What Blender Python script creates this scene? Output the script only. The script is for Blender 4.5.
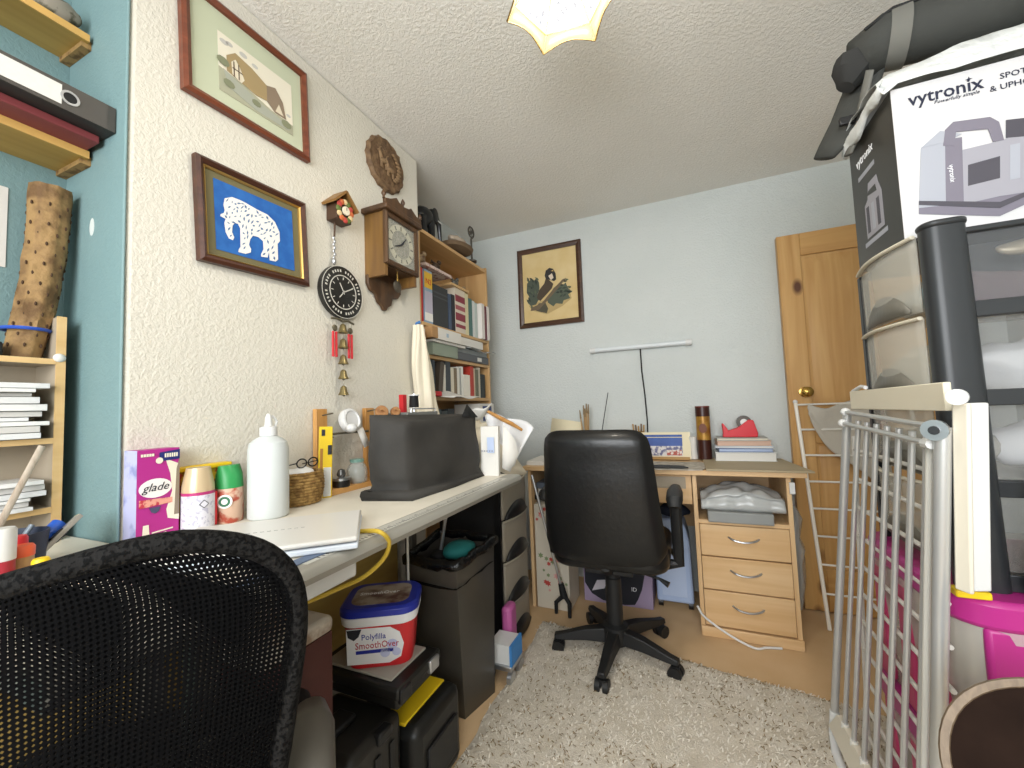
import bpy, bmesh, math, random
from mathutils import Vector, Matrix, noise
import numpy as np
random.seed(7)
for o in list(bpy.data.objects): bpy.data.objects.remove(o)
SC = bpy.context.scene
COL = SC.collection
PI = math.pi
# ---------------------------------------------------------------- camera
FPX, CAMH = 403.41, 1.10
YAW, PITCH, ROLL = math.radians(-23.0213), math.radians(3.4444), math.radians(-2.1558)
_f = Vector((math.sin(YAW)*math.cos(PITCH), math.cos(YAW)*math.cos(PITCH), math.sin(PITCH)))
_r0 = Vector((math.cos(YAW), -math.sin(YAW), 0)); _u0 = _r0.cross(_f)
_r = math.cos(ROLL)*_r0 + math.sin(ROLL)*_u0
_u = -math.sin(ROLL)*_r0 + math.cos(ROLL)*_u0
cd = bpy.data.cameras.new('camera'); cam = bpy.data.objects.new('camera', cd); COL.objects.link(cam)
cd.sensor_width = 36; cd.lens = FPX/1024*36; cd.clip_start = 0.02
mw = Matrix(((_r.x, _u.x, -_f.x, 0), (_r.y, _u.y, -_f.y, 0), (_r.z, _u.z, -_f.z, CAMH), (0, 0, 0, 1)))
cam.matrix_world = mw
SC.camera = cam
# ---------------------------------------------------------------- light and exposure
SC.view_settings.view_transform = 'Standard'; SC.view_settings.look = 'None'
SC.view_settings.gamma = 1; SC.view_settings.use_curve_mapping = False
SC.view_settings.exposure = 0.30
W = bpy.data.worlds.new('world'); SC.world = W; W.use_nodes = True
bg = W.node_tree.nodes['Background']; bg.inputs[0].default_value = (0.80, 0.90, 1.0, 1); bg.inputs[1].default_value = 1.0
def area(name, loc, target, sx, sy, power, col):
    l = bpy.data.lights.new(name, 'AREA'); l.shape = 'RECTANGLE'; l.size = sx; l.size_y = sy; l.energy = power; l.color = col
    o = bpy.data.objects.new(name, l); COL.objects.link(o); o.location = loc
    o.rotation_euler = (Vector(target)-Vector(loc)).to_track_quat('-Z', 'Y').to_euler(); return o
# daylight entering by the window in the wall behind the camera
WIN = dict(x0=-0.95, x1=0.88, z0=0.95, z1=2.15, y=-1.35)
area('window_daylight', ((WIN['x0']+WIN['x1'])/2, WIN['y']+0.0, 1.55), ((WIN['x0']+WIN['x1'])/2, 3, 1.35), 1.75, 1.15, 66, (0.95, 0.975, 1.0))
# ---------------------------------------------------------------- pixel -> point on a known plane
def ray(px, py):
    return _r*((px-512)/FPX) - _u*((py-384)/FPX) + _f
CP = Vector((0, 0, CAMH))
def PX(px, py, x): d = ray(px, py); return CP + d*(x/d.x)
def PY(px, py, y): d = ray(px, py); return CP + d*(y/d.y)
def PZ(px, py, z): d = ray(px, py); return CP + d*((z-CAMH)/d.z)
# ---------------------------------------------------------------- materials
def lin(h):
    if isinstance(h, (tuple, list)): return (*h[:3], 1)
    h = h.lstrip('#'); out = []
    for i in (0, 2, 4):
        c = int(h[i:i+2], 16)/255
        out.append(c/12.92 if c <= 0.04045 else ((c+0.055)/1.055)**2.4)
    return (*out, 1)
MATS = {}
def mat(name, col='#888888', rough=0.5, metal=0.0, var=None, bump=None, trans=0.0, alpha=1.0, emit=None, sheen=0.0, spec=0.5, ior=1.45, coat=0.0):
    """var=(scale, hex2, lo, hi) two-tone noise; bump=(scale, strength, dist)"""
    if name in MATS: return MATS[name]
    m = bpy.data.materials.new(name); m.use_nodes = True; MATS[name] = m
    nt = m.node_tree; b = nt.nodes['Principled BSDF']
    b.inputs['Base Color'].default_value = lin(col); b.inputs['Roughness'].default_value = rough; b.inputs['Metallic'].default_value = metal
    b.inputs['Specular IOR Level'].default_value = spec; b.inputs['IOR'].default_value = ior
    if trans: b.inputs['Transmission Weight'].default_value = trans
    if alpha < 1: b.inputs['Alpha'].default_value = alpha
    if coat: b.inputs['Coat Weight'].default_value = coat; b.inputs['Coat Roughness'].default_value = 0.1
    if sheen: b.inputs['Sheen Weight'].default_value = sheen
    if emit: b.inputs['Emission Color'].default_value = lin(emit[0]); b.inputs['Emission Strength'].default_value = emit[1]
    tc = nt.nodes.new('ShaderNodeTexCoord')
    if var:
        n = nt.nodes.new('ShaderNodeTexNoise'); n.inputs['Scale'].default_value = var[0]; n.inputs['Detail'].default_value = 5
        r = nt.nodes.new('ShaderNodeValToRGB'); r.color_ramp.elements[0].position = var[2]; r.color_ramp.elements[1].position = var[3]
        r.color_ramp.elements[0].color = lin(col); r.color_ramp.elements[1].color = lin(var[1])
        nt.links.new(tc.outputs['Object'], n.inputs['Vector']); nt.links.new(n.outputs['Fac'], r.inputs[0]); nt.links.new(r.outputs[0], b.inputs['Base Color'])
    if bump:
        n = nt.nodes.new('ShaderNodeTexNoise'); n.inputs['Scale'].default_value = bump[0]; n.inputs['Detail'].default_value = 3
        k = nt.nodes.new('ShaderNodeBump'); k.inputs['Strength'].default_value = bump[1]; k.inputs['Distance'].default_value = bump[2]
        nt.links.new(tc.outputs['Object'], n.inputs['Vector']); nt.links.new(n.outputs['Fac'], k.inputs['Height']); nt.links.new(k.outputs[0], b.inputs['Normal'])
    return m
def wood(name, c1, c2, axis=2, scale=9.0, rough=0.45, knots=None):
    if name in MATS: return MATS[name]
    m = bpy.data.materials.new(name); m.use_nodes = True; MATS[name] = m
    nt = m.node_tree; b = nt.nodes['Principled BSDF']; b.inputs['Roughness'].default_value = rough
    tc = nt.nodes.new('ShaderNodeTexCoord'); mp = nt.nodes.new('ShaderNodeMapping')
    s = [scale*2.2]*3; s[axis] = scale*0.12; mp.inputs['Scale'].default_value = s
    n = nt.nodes.new('ShaderNodeTexNoise'); n.inputs['Scale'].default_value = 1.6; n.inputs['Detail'].default_value = 6; n.inputs['Distortion'].default_value = 0.6
    r = nt.nodes.new('ShaderNodeValToRGB'); r.color_ramp.elements[0].position = 0.32; r.color_ramp.elements[1].position = 0.68
    r.color_ramp.elements[0].color = lin(c1); r.color_ramp.elements[1].color = lin(c2)
    L = nt.links.new
    L(tc.outputs['Object'], mp.inputs[0]); L(mp.outputs[0], n.inputs['Vector']); L(n.outputs['Fac'], r.inputs[0]); out = r.outputs[0]
    if knots:
        v = nt.nodes.new('ShaderNodeTexVoronoi'); v.inputs['Scale'].default_value = knots[0]
        rr = nt.nodes.new('ShaderNodeValToRGB'); rr.color_ramp.elements[0].position = 0.07; rr.color_ramp.elements[1].position = 0.16
        rr.color_ramp.elements[0].color = (1, 1, 1, 1); rr.color_ramp.elements[1].color = (0, 0, 0, 1)
        mx = nt.nodes.new('ShaderNodeMix'); mx.data_type = 'RGBA'; mx.inputs['B'].default_value = lin(knots[1])
        mp2 = nt.nodes.new('ShaderNodeMapping'); s2 = [1.0]*3; s2[axis] = 0.55; mp2.inputs['Scale'].default_value = s2
        L(tc.outputs['Object'], mp2.inputs[0]); L(mp2.outputs[0], v.inputs['Vector']); L(v.outputs['Distance'], rr.inputs[0]); L(rr.outputs[0], mx.inputs['Factor']); L(out, mx.inputs['A']); out = mx.outputs['Result']
    L(out, b.inputs['Base Color']); return m
# ---------------------------------------------------------------- mesh builder (world coordinates)
WLOC = {}
class MB:
    def __init__(s, T=None): s.v = []; s.f = []; s.m = []; s.T = T
    def add(s, vs, fs, m=0, T=None):
        k = len(s.v)
        for p in vs:
            p = Vector(p)
            if T is not None: p = T @ p
            if s.T is not None: p = s.T @ p
            s.v.append(p)
        for f in fs: s.f.append([k+i for i in f]); s.m.append(m)
        return s
    def box(s, c, d, m=0, T=None, rz=0, taper=1.0):
        x, y, z = d[0]/2, d[1]/2, d[2]/2; t = taper
        vs = [(-x, -y, -z), (x, -y, -z), (x, y, -z), (-x, y, -z), (-x*t, -y*t, z), (x*t, -y*t, z), (x*t, y*t, z), (-x*t, y*t, z)]
        R = Matrix.Translation(c) @ Matrix.Rotation(rz, 4, 'Z')
        if T is not None: R = R @ T
        return s.add(vs, [(3, 2, 1, 0), (4, 5, 6, 7), (0, 1, 5, 4), (1, 2, 6, 5), (2, 3, 7, 6), (3, 0, 4, 7)], m, R)
    def bx(s, x0, x1, y0, y1, z0, z1, m=0): return s.box(((x0+x1)/2, (y0+y1)/2, (z0+z1)/2), (abs(x1-x0), abs(y1-y0), abs(z1-z0)), m)
    def cyl(s, p0, p1, r0, r1=None, n=14, m=0, caps=True):
        p0 = Vector(p0); p1 = Vector(p1); r1 = r0 if r1 is None else r1
        return s.tube([p0, p1], [r0, r1], n, m, caps)
    def tube(s, pts, r, n=8, m=0, caps=True, closed=False, flat=None):
        pts = [Vector(p) for p in pts]; N = len(pts)
        rs = r if isinstance(r, (list, tuple)) else [r]*N
        vs = []; fs = []; up = None
        for i, p in enumerate(pts):
            if closed: t = pts[(i+1) % N]-pts[i-1]
            else: t = pts[min(i+1, N-1)]-pts[max(i-1, 0)]
            t.normalize()
            if up is None: up = Vector((0, 0, 1)) if abs(t.z) < 0.9 else Vector((1, 0, 0))
            a = t.cross(up)
            if a.length < 1e-4: a = t.cross(Vector((0, 1, 0)))
            a.normalize(); b = a.cross(t).normalized(); up = b
            for k in range(n):
                w = 2*PI*k/n
                vs.append(p + a*math.cos(w)*rs[i] + b*math.sin(w)*rs[i]*(flat or 1))
        M = N if closed else N-1
        for i in range(M):
            for k in range(n):
                j = (i+1) % N
                fs.append((i*n+k, i*n+(k+1) % n, j*n+(k+1) % n, j*n+k))
        if caps and not closed: fs.append(tuple(range(n-1, -1, -1))); fs.append(tuple((N-1)*n+k for k in range(n)))
        return s.add(vs, fs, m)
    def lathe(s, prof, c=(0, 0, 0), n=24, m=0, T=None, sx=1, sy=1, ring=False):
        if ring: prof = list(prof)+[prof[0]]
        vs = []; fs = []
        for (r, z) in prof:
            for k in range(n):
                a = 2*PI*k/n; vs.append((max(r, 1e-5)*math.cos(a)*sx, max(r, 1e-5)*math.sin(a)*sy, z))
        for i in range(len(prof)-1):
            for k in range(n): fs.append((i*n+k, i*n+(k+1) % n, (i+1)*n+(k+1) % n, (i+1)*n+k))
        if prof[0][0] > 1e-4 and not ring: fs.append(tuple(range(n-1, -1, -1)))
        if prof[-1][0] > 1e-4 and not ring: fs.append(tuple((len(prof)-1)*n+k for k in range(n)))
        R = Matrix.Translation(c)
        if T is not None: R = R @ T
        return s.add(vs, fs, m, R)
    def prism(s, poly, o, u, v, th, m=0):
        """2-D outline in plane (o,u,v), extruded by th along u x v"""
        o = Vector(o); u = Vector(u); v = Vector(v); w = u.cross(v).normalized()*th; n = len(poly)
        vs = [o+u*a+v*b for a, b in poly]+[o+u*a+v*b+w for a, b in poly]
        fs = [tuple(range(n-1, -1, -1)), tuple(range(n, 2*n))]+[(i, (i+1) % n, n+(i+1) % n, n+i) for i in range(n)]
        return s.add(vs, fs, m)
    def ball(s, c, r, m=0, nu=14, nv=9, T=None):
        r = (r, r, r) if not isinstance(r, (tuple, list)) else r
        pr = [(math.sin(PI*i/nv), -math.cos(PI*i/nv)) for i in range(nv+1)]
        R = Matrix.Translation(c) @ (T or Matrix()) @ Matrix.Diagonal((r[0], r[1], r[2], 1))
        return s.lathe(pr, (0, 0, 0), nu, m, R)
    def grid(s, fn, nu, nv, m=0):
        vs = [fn(i/nu, j/nv) for j in range(nv+1) for i in range(nu+1)]
        fs = [(j*(nu+1)+i, j*(nu+1)+i+1, (j+1)*(nu+1)+i+1, (j+1)*(nu+1)+i) for j in range(nv) for i in range(nu)]
        return s.add(vs, fs, m)
    def jitter(s, amp, sc, seed=0):
        s.v = [p + noise.noise_vector(p*sc+Vector((seed, seed*2.1, 0)))*amp for p in s.v]; return s
    def build(s, name, mats, parent=None, bevel=0.0, sub=0, solid=0.0, smooth=35, kind=None, loc=None, seg=2):
        if not isinstance(mats, (list, tuple)): mats = [mats]
        if parent is not None: base = WLOC[parent]
        elif loc is not None: base = Vector(loc)
        else:
            xs = [p.x for p in s.v]; ys = [p.y for p in s.v]; zs = [p.z for p in s.v]
            base = Vector(((min(xs)+max(xs))/2, (min(ys)+max(ys))/2, min(zs)))
        me = bpy.data.meshes.new(name); me.from_pydata([tuple(p-base) for p in s.v], [], s.f)
        for mm in mats: me.materials.append(mm)
        me.polygons.foreach_set('material_index', s.m)
        bm = bmesh.new(); bm.from_mesh(me); bmesh.ops.recalc_face_normals(bm, faces=bm.faces); bm.to_mesh(me); bm.free()
        if smooth: me.shade_smooth(); me.set_sharp_from_angle(angle=math.radians(smooth))
        else: me.shade_flat()
        o = bpy.data.objects.new(name, me); COL.objects.link(o)
        WLOC[o] = base
        if parent is not None: o.parent = parent
        else: o.location = base
        if solid: k = o.modifiers.new('solid', 'SOLIDIFY'); k.thickness = solid; k.offset = 0
        if bevel: k = o.modifiers.new('bevel', 'BEVEL'); k.width = bevel; k.segments = seg; k.limit_method = 'ANGLE'; k.angle_limit = math.radians(40)
        if sub: k = o.modifiers.new('sub', 'SUBSURF'); k.levels = sub; k.render_levels = sub
        if kind: o['kind'] = kind
        return o
def thing(name, label, cat, loc, group=None):
    o = bpy.data.objects.new(name, None); COL.objects.link(o); o.location = loc; o.empty_display_size = 0.05
    WLOC[o] = Vector(loc); o['label'] = label; o['category'] = cat
    if group: o['group'] = group
    return o
def tag(o, label, cat, group=None):
    o['label'] = label; o['category'] = cat
    if group: o['group'] = group
    return o
def struct(o, label=None):
    o['kind'] = 'structure'
    if label: o['label'] = label
    return o
def text(body, size, m, parent, o, u, v, name='lettering', align='LEFT', ext=0.0004, shear=0.0, sx=1.0, off=0.0):
    """writing laid on plane with origin o, reading direction u, up v"""
    c = bpy.data.curves.new('t', 'FONT'); c.body = body; c.size = size; c.align_x = align; c.extrude = ext; c.shear = shear; c.offset = off; c.resolution_u = 2
    t = bpy.data.objects.new('t', c); COL.objects.link(t)
    dg = bpy.context.evaluated_depsgraph_get(); me = bpy.data.meshes.new_from_object(t.evaluated_get(dg))
    bpy.data.objects.remove(t); bpy.data.curves.remove(c)
    u = Vector(u).normalized(); v = Vector(v).normalized(); w = u.cross(v); o = Vector(o)
    b = MB()
    b.add([o+u*p.co.x*sx+v*p.co.y+w*p.co.z for p in me.vertices], [tuple(f.vertices) for f in me.polygons])
    bpy.data.meshes.remove(me)
    return b.build(name, m, parent, smooth=0)
def smooth_path(pts, n=6):
    pts = [Vector(p) for p in pts]; P = [pts[0]*2-pts[1]]+pts+[pts[-1]*2-pts[-2]]; out = []
    for i in range(1, len(P)-2):
        for k in range(n):
            t = k/n; a, b, c, d = P[i-1], P[i], P[i+1], P[i+2]
            out.append(.5*((2*b)+(c-a)*t+(2*a-5*b+4*c-d)*t*t+(3*b-a-3*c+d)*t**3))
    return out+[pts[-1]]
X_, Y_, Z_ = Vector((1, 0, 0)), Vector((0, 1, 0)), Vector((0, 0, 1))
def rr(w, h, r, n=5):
    """rounded rectangle outline centred on 0"""
    out = []
    for cx, cy, a0 in ((w/2-r, h/2-r, 0), (-w/2+r, h/2-r, PI/2), (-w/2+r, -h/2+r, PI), (w/2-r, -h/2+r, 1.5*PI)):
        for k in range(n+1): a = a0+k/n*PI/2; out.append((cx+r*math.cos(a), cy+r*math.sin(a)))
    return out
def circ(r, n=24, cx=0, cy=0, ry=None): return [(cx+r*math.cos(2*PI*k/n), cy+(ry or r)*math.sin(2*PI*k/n)) for k in range(n)]
# ================================================================= the room
LX, RX, BY, FY, CZ = -1.155, 1.40, 2.62, -1.35, 2.351     # breast face, right wall, back wall, front wall, ceiling
AX, BX2 = -1.43, -1.41                                      # backs of the two alcoves
BR0, BR1 = 0.488, 1.62                                      # chimney breast
def plaster(name, col, sc, st, dist, rough=0.75, col2=None, spec=0.5):
    m = mat(name, col, rough, var=(2.2, col2 or col, .35, .7), spec=spec); nt = m.node_tree; b = nt.nodes['Principled BSDF']
    tc = nt.nodes.new('ShaderNodeTexCoord'); v = nt.nodes.new('ShaderNodeTexNoise'); v.inputs['Scale'].default_value = sc; v.inputs['Detail'].default_value = 3.5; v.inputs['Roughness'].default_value = .6; v.inputs['Distortion'].default_value = .5
    r = nt.nodes.new('ShaderNodeValToRGB'); r.color_ramp.elements[0].position = .38; r.color_ramp.elements[1].position = .66
    k = nt.nodes.new('ShaderNodeBump'); k.inputs['Strength'].default_value = st; k.inputs['Distance'].default_value = dist
    nt.links.new(tc.outputs['Object'], v.inputs['Vector']); nt.links.new(v.outputs['Fac'], r.inputs[0]); nt.links.new(r.outputs[0], k.inputs['Height']); nt.links.new(k.outputs[0], b.inputs['Normal']); return m
M_breast = plaster('cream_textured_paint', '#D6D1C3', 100, .36, .0032, .6, '#DAD5C8')
M_alcove = plaster('pale_blue_textured_paint', '#738F90', 95, .25, .002, .6, '#7A9596')
M_back = plaster('pale_grey_blue_textured_paint', '#C6CBC8', 110, .5, .003, .40, '#CCD0CD')
M_ceil = plaster('artex_ceiling', '#ECE9E1', 85, .40, .004, .8, '#F1EEE7')
M_carpet = mat('tan_carpet', '#CDAB80', .95, var=(5, '#D5B58C', .35, .7), bump=(420, .5, .004))
T = 0.10
struct(MB().bx(AX-T, RX+T, FY-T, BY+T, -0.1, 0).build('floor', M_carpet), 'tan carpeted floor')
struct(MB().bx(AX-T, RX+T, FY-T, BY+T, CZ, CZ+.1).build('ceiling', M_ceil), 'white textured plaster ceiling')
struct(MB().bx(AX-T, LX, BR0, BR1, 0, CZ).build('wall_left', [M_breast], bevel=.012, seg=3), 'cream textured chimney breast wall')
wa = MB(); wa.bx(AX-T, AX, FY, BR0, 0, CZ)
struct(wa.build('wall_left_near_alcove', M_alcove), 'pale blue alcove wall')
wr_ = struct(MB().bx(AX, LX+.002, BR0-.006, BR0+.0005, 0, CZ).build('wall_left_return', M_alcove, bevel=.003), 'pale blue side of the chimney breast')
fp = PY(92, 227, BR0-.006); MB().prism(circ(.011, 14, 0, 0, .022), (fp.x, BR0-.0058, fp.z), X_, Z_, .0006).build('filler_patch', mat('white_filler', '#C9CFCB', .8), wr_)
struct(MB().bx(AX-T, BX2, BR1, BY, 0, CZ).build('wall_left_far_alcove', M_back), 'pale alcove wall behind the bookcase')
struct(MB().bx(AX-T, RX+T, BY, BY+T, 0, CZ).build('wall_back', M_back), 'pale grey blue textured back wall')
struct(MB().bx(RX, RX+T, FY, BY, 0, CZ).build('wall_right', M_back))
w = MB(); x0, x1, z0, z1 = WIN['x0'], WIN['x1'], WIN['z0'], WIN['z1']
w.bx(AX, x0, FY-T, FY, 0, CZ).bx(x1, RX, FY-T, FY, 0, CZ).bx(x0, x1, FY-T, FY, 0, z0).bx(x0, x1, FY-T, FY, z1, CZ)
struct(w.build('wall_front', M_back))
wn = struct(MB().bx(x0, x1, FY-.09, FY-.03, z0, z0+.05).bx(x0, x1, FY-.09, FY-.03, z1-.05, z1).bx(x0, x0+.05, FY-.09, FY-.03, z0, z1).bx(x1-.05, x1, FY-.09, FY-.03, z0, z1).bx(-.07, -.01, FY-.09, FY-.03, z0, z1).build('window_1', mat('window_frame_white', '#EDEDEA', .35)))
MB().bx(x0+.05, -.07, FY-.065, FY-.06, z0+.05, z1-.05).build('pane', mat('window_glass', '#FFFFFF', .02, trans=1.0), wn)
MB().bx(-.01, x1-.05, FY-.065, FY-.06, z0+.05, z1-.05).build('pane', MATS['window_glass'], wn)
# door standing against the back wall
M_pine = wood('pine_door', '#B98A4E', '#CDA266', 2, 7, .38, (5.5, '#5A3216'))
M_pineh = wood('pine_door_rail', '#B98A4E', '#CB9F62', 0, 7, .38, (5.0, '#5A3216'))
DY0, DY1, DX0 = 2.565, 2.605, .512; DW, DH = .762, 1.981
door = struct(MB().bx(DX0+.10, DX0+DW-.10, DY0+.012, DY1-.012, .06, DH-.1).build('door_1', M_pine, loc=(DX0+DW/2, DY0, 0)), 'panelled pine door with brass knob')
for xx in (DX0, DX0+DW-.105): MB().bx(xx, xx+.105, DY0, DY1, .006, DH).build('stile', M_pine, door, bevel=.003)
for (a, b) in ((.006, .22), (.86, 1.05), (1.86, DH)): MB().bx(DX0+.105, DX0+DW-.105, DY0+.0005, DY1-.0005, a, b).build('rail', M_pineh, door, bevel=.003)
MB().bx(DX0+.34, DX0+.43, DY0+.0008, DY1-.0008, .22, .86).build('muntin', M_pine, door, bevel=.003)
for (xa, xb, za, zb) in ((DX0+.105, DX0+DW-.105, 1.05, 1.86), (DX0+.105, DX0+.34, .22, .86), (DX0+.43, DX0+DW-.105, .22, .86)):
    q = MB(); c = ((xa+xb)/2, (za+zb)/2); ww, hh = xb-xa-.006, zb-za-.006
    def ring(e, y): return [(c[0]-ww/2+e, y, c[1]-hh/2+e), (c[0]+ww/2-e, y, c[1]-hh/2+e), (c[0]+ww/2-e, y, c[1]+hh/2-e), (c[0]-ww/2+e, y, c[1]+hh/2-e)]
    vs = ring(0, DY0+.010)+ring(.012, DY0+.012)+ring(.05, DY0+.003)
    fs = [(i, (i+1) % 4, 4+(i+1) % 4, 4+i) for i in range(4)]+[(4+i, 4+(i+1) % 4, 8+(i+1) % 4, 8+i) for i in range(4)]+[(8, 9, 10, 11)]
    q.add(vs, fs); q.build('panel', M_pine, door, smooth=20)
M_brass = mat('brass', '#B08D4A', .25, 1.0)
kp = PY(805, 392, DY0)
kn = MB().lathe([(.028, 0), (.028, .004), (.012, .007), (.010, .028), (.020, .034), (.027, .046), (.026, .056), (.015, .064), (0, .066)], kp, 20, 0, Matrix.Rotation(PI/2, 4, 'X')).build('knob', M_brass, door)
# rug
M_rug = mat('cream_shag', '#C8BDAA', .95, var=(16, '#D6CDBE', .3, .7), bump=(260, .6, .006))
ra, rb = PZ(545, 622, .012), PZ(830, 697, .012)
rx0, rx1, ry0, ry1 = -.69, .62, -.3, ra.y
P = [Vector((rx0, ry0, 0)), Vector((rx1, ry0, 0)), Vector((rb.x+.30, rb.y-.06, 0)), Vector((ra.x-.015, ra.y+.02, 0))]
g = MB()
def rugf(u, v):
    a = P[0].lerp(P[1], u); b = P[3].lerp(P[2], u); p = a.lerp(b, v)
    e = min(u, 1-u)*1.4; e2 = min(v, 1-v)*2.2
    p = p + Vector((noise.noise(p*9)*.012, noise.noise(p*9+Vector((5, 0, 0)))*.012, 0))
    p.z = .004+.014*min(1, e*30)*min(1, e2*30)*(1+.25*noise.noise(p*22)); return p
g.grid(rugf, 110, 150)
rug = tag(g.build('shag_rug', M_rug, smooth=180), 'cream shaggy rug with brown flecks on the tan carpet', 'rug')
rng = np.random.default_rng(3)
tv = []; tf = []; tm = []
for i in range(26000):
    u, v = rng.random(), rng.random(); p = rugf(u, v); a = rng.random()*6.283; l = .008+.011*rng.random(); w_ = .0016
    if p.y < .9: continue
    d = Vector((math.cos(a), math.sin(a), 0)); n_ = Vector((-d.y, d.x, 0)); k = len(tv)
    tv += [p+n_*w_, p-n_*w_, p+d*l*.6+n_*w_*.8+Z_*(.003+.003*rng.random()), p+d*l*.6-n_*w_*.8+Z_*.004, p+d*l+Z_*.002]
    tf += [(k, k+1, k+3, k+2), (k+2, k+3, k+4)]
    brown = noise.noise(p*3.1) > .05 - .25 and rng.random() < .24
    tm += [1 if brown else 0]*2
q = MB(); q.v = tv; q.f = tf; q.m = tm
q.build('pile', [mat('pile_cream', '#D8D0C2', .95), mat('pile_brown', '#7E6A48', .95)], rug, smooth=0, kind='stuff')
# ceiling lamp : hexagonal glass shade, open below
LC = Vector((-.226, .954, 0)); AN = math.radians(120+8)
lamp = thing('ceiling_lamp', 'lit ceiling lamp with hexagonal glass shade in gold frame', 'lamp', (LC.x, LC.y, 2.09))
M_gold = mat('gilt_metal', '#5A4612', .6, .0)
def opal(name, col, base, e, clear):
    m = mat(name, base, .6, emit=(col, e)); nt = m.node_tree; t = nt.nodes.new('ShaderNodeBsdfTransparent'); x = nt.nodes.new('ShaderNodeMixShader'); x.inputs[0].default_value = clear
    nt.links.new(nt.nodes['Principled BSDF'].outputs[0], x.inputs[1]); nt.links.new(t.outputs[0], x.inputs[2]); nt.links.new(x.outputs[0], nt.nodes['Material Output'].inputs[0]); return m
M_glass = opal('opal_glass', '#FFFDF8', '#17171A', 1.1, .12); M_glass2 = opal('cream_glass', '#FFF0BE', '#15140E', .85, .10)
def hx(r, z, k): a = AN+k*PI/3; return Vector((LC.x+r*math.cos(a), LC.y+r*math.sin(a), z))
for k in range(6):
    q = MB().add([hx(.125, 2.155, k), hx(.125, 2.155, k+1), hx(.045, 2.255, k+1), hx(.045, 2.255, k)], [(0, 1, 2, 3)])
    pn = q.build('glass_panel', M_glass, lamp, solid=.003)
    A, B = hx(.125, 2.155, k), hx(.125, 2.155, k+1); C, D = hx(.147, 2.118, k), hx(.147, 2.118, k+1)
    vs = []; n = 8
    for i in range(n+1):
        t = i/n; lo = C.lerp(D, t); hi = A.lerp(B, t); vs += [hi, lo.lerp(hi, .42*math.sin(PI*t))]
    MB().add(vs, [(2*i, 2*i+1, 2*i+3, 2*i+2) for i in range(n)]).build('valance', M_glass2, lamp, solid=.003)
    MB().tube([vs[2*i+1] for i in range(n+1)], .0022, 6).build('valance_trim', M_gold, lamp)
    MB().tube([hx(.147, 2.118, k), hx(.125, 2.155, k), hx(.045, 2.255, k)], .003, 6).build('rib', M_gold, lamp)
    MB().cyl(A, B, .0025, n=6).build('rim_bar', M_gold, lamp)
    for j in range(6):
        t, s_ = random.uniform(.2, .8), random.uniform(.1, .5); c = A.lerp(B, t).lerp(hx(.045, 2.255, k).lerp(hx(.045, 2.255, k+1), t), s_)
        w1 = (B-A).normalized()*.004; w2 = (hx(.045, 2.255, k)-A).normalized()*.007; nn = w1.cross(w2).normalized()*.0022
        MB().add([c-w1, c-w2, c+w1, c+w2], [(0, 1, 2, 3)]).build('leaf_print', mat('grey_leaf', '#0A0A0C', .6, emit=('#B9BEC8', .75)), pn, solid=.0046)
MB().lathe([(.05, 2.25), (.05, 2.262), (.02, 2.275), (.012, 2.31), (.05, 2.335), (.055, CZ)], (LC.x, LC.y, 0), 20).build('ceiling_rose', M_gold, lamp)
MB().ball((LC.x, LC.y, 2.185), (.030, .030, .038)).build('bulb', mat('lit_bulb', '#FFFFFF', .3, emit=('#FFF1D6', 14)), lamp)
pl = bpy.data.lights.new('lamp_bulb_light', 'POINT'); pl.energy = 11.5; pl.color = (1.0, .92, .80); pl.shadow_soft_size = .045
po = bpy.data.objects.new('lamp_bulb_light', pl); COL.objects.link(po); po.location = (LC.x, LC.y, 2.135)
# ================================================================= furniture
DZ = .84                       # left worktop height
DNY = .20
DFX = -.615                    # its front edge
DEY = PZ(518, 482, .81).y      # its far end
M_wtop = mat('white_worktop', '#D9D2C2', .45, var=(6, '#E8E0D0', .3, .7))
M_alu = mat('brushed_aluminium', '#C9C6BC', .42, .2)
M_alud = mat('aluminium_lip', '#A29F96', .4, .35)
M_white = mat('white_plastic', '#D9D9D7', .4); M_black = mat('black_plastic', '#1B1B1C', .42); M_blackm = mat('black_matt', '#141415', .7)
M_red = mat('red_paint', '#C0252B', .45); M_yel = mat('yellow_plastic', '#E9C41E', .45); M_print = mat('print_black', '#20222A', .6)
M_cream = mat('cream_card', '#E9DEBE', .7); M_paper = mat('white_paper', '#DAD7D0', .85, bump=(30, .25, .004)); M_silver = mat('silver', '#BFC1C4', .28, .9)
desk = thing('worktop_desk', 'long white worktop desk with aluminium ruler edge along the cream wall', 'desk', ((DFX+LX)/2, .8, 0))
b = MB(); b.bx(LX+.004, DFX-.045, DNY, DEY, DZ-.03, DZ)
b.build('top', M_wtop, desk, bevel=.003)
MB().bx(AX+.01, LX+.004, DNY, BR0-.012, DZ-.03, DZ).build('alcove_top', M_wtop, desk)
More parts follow.
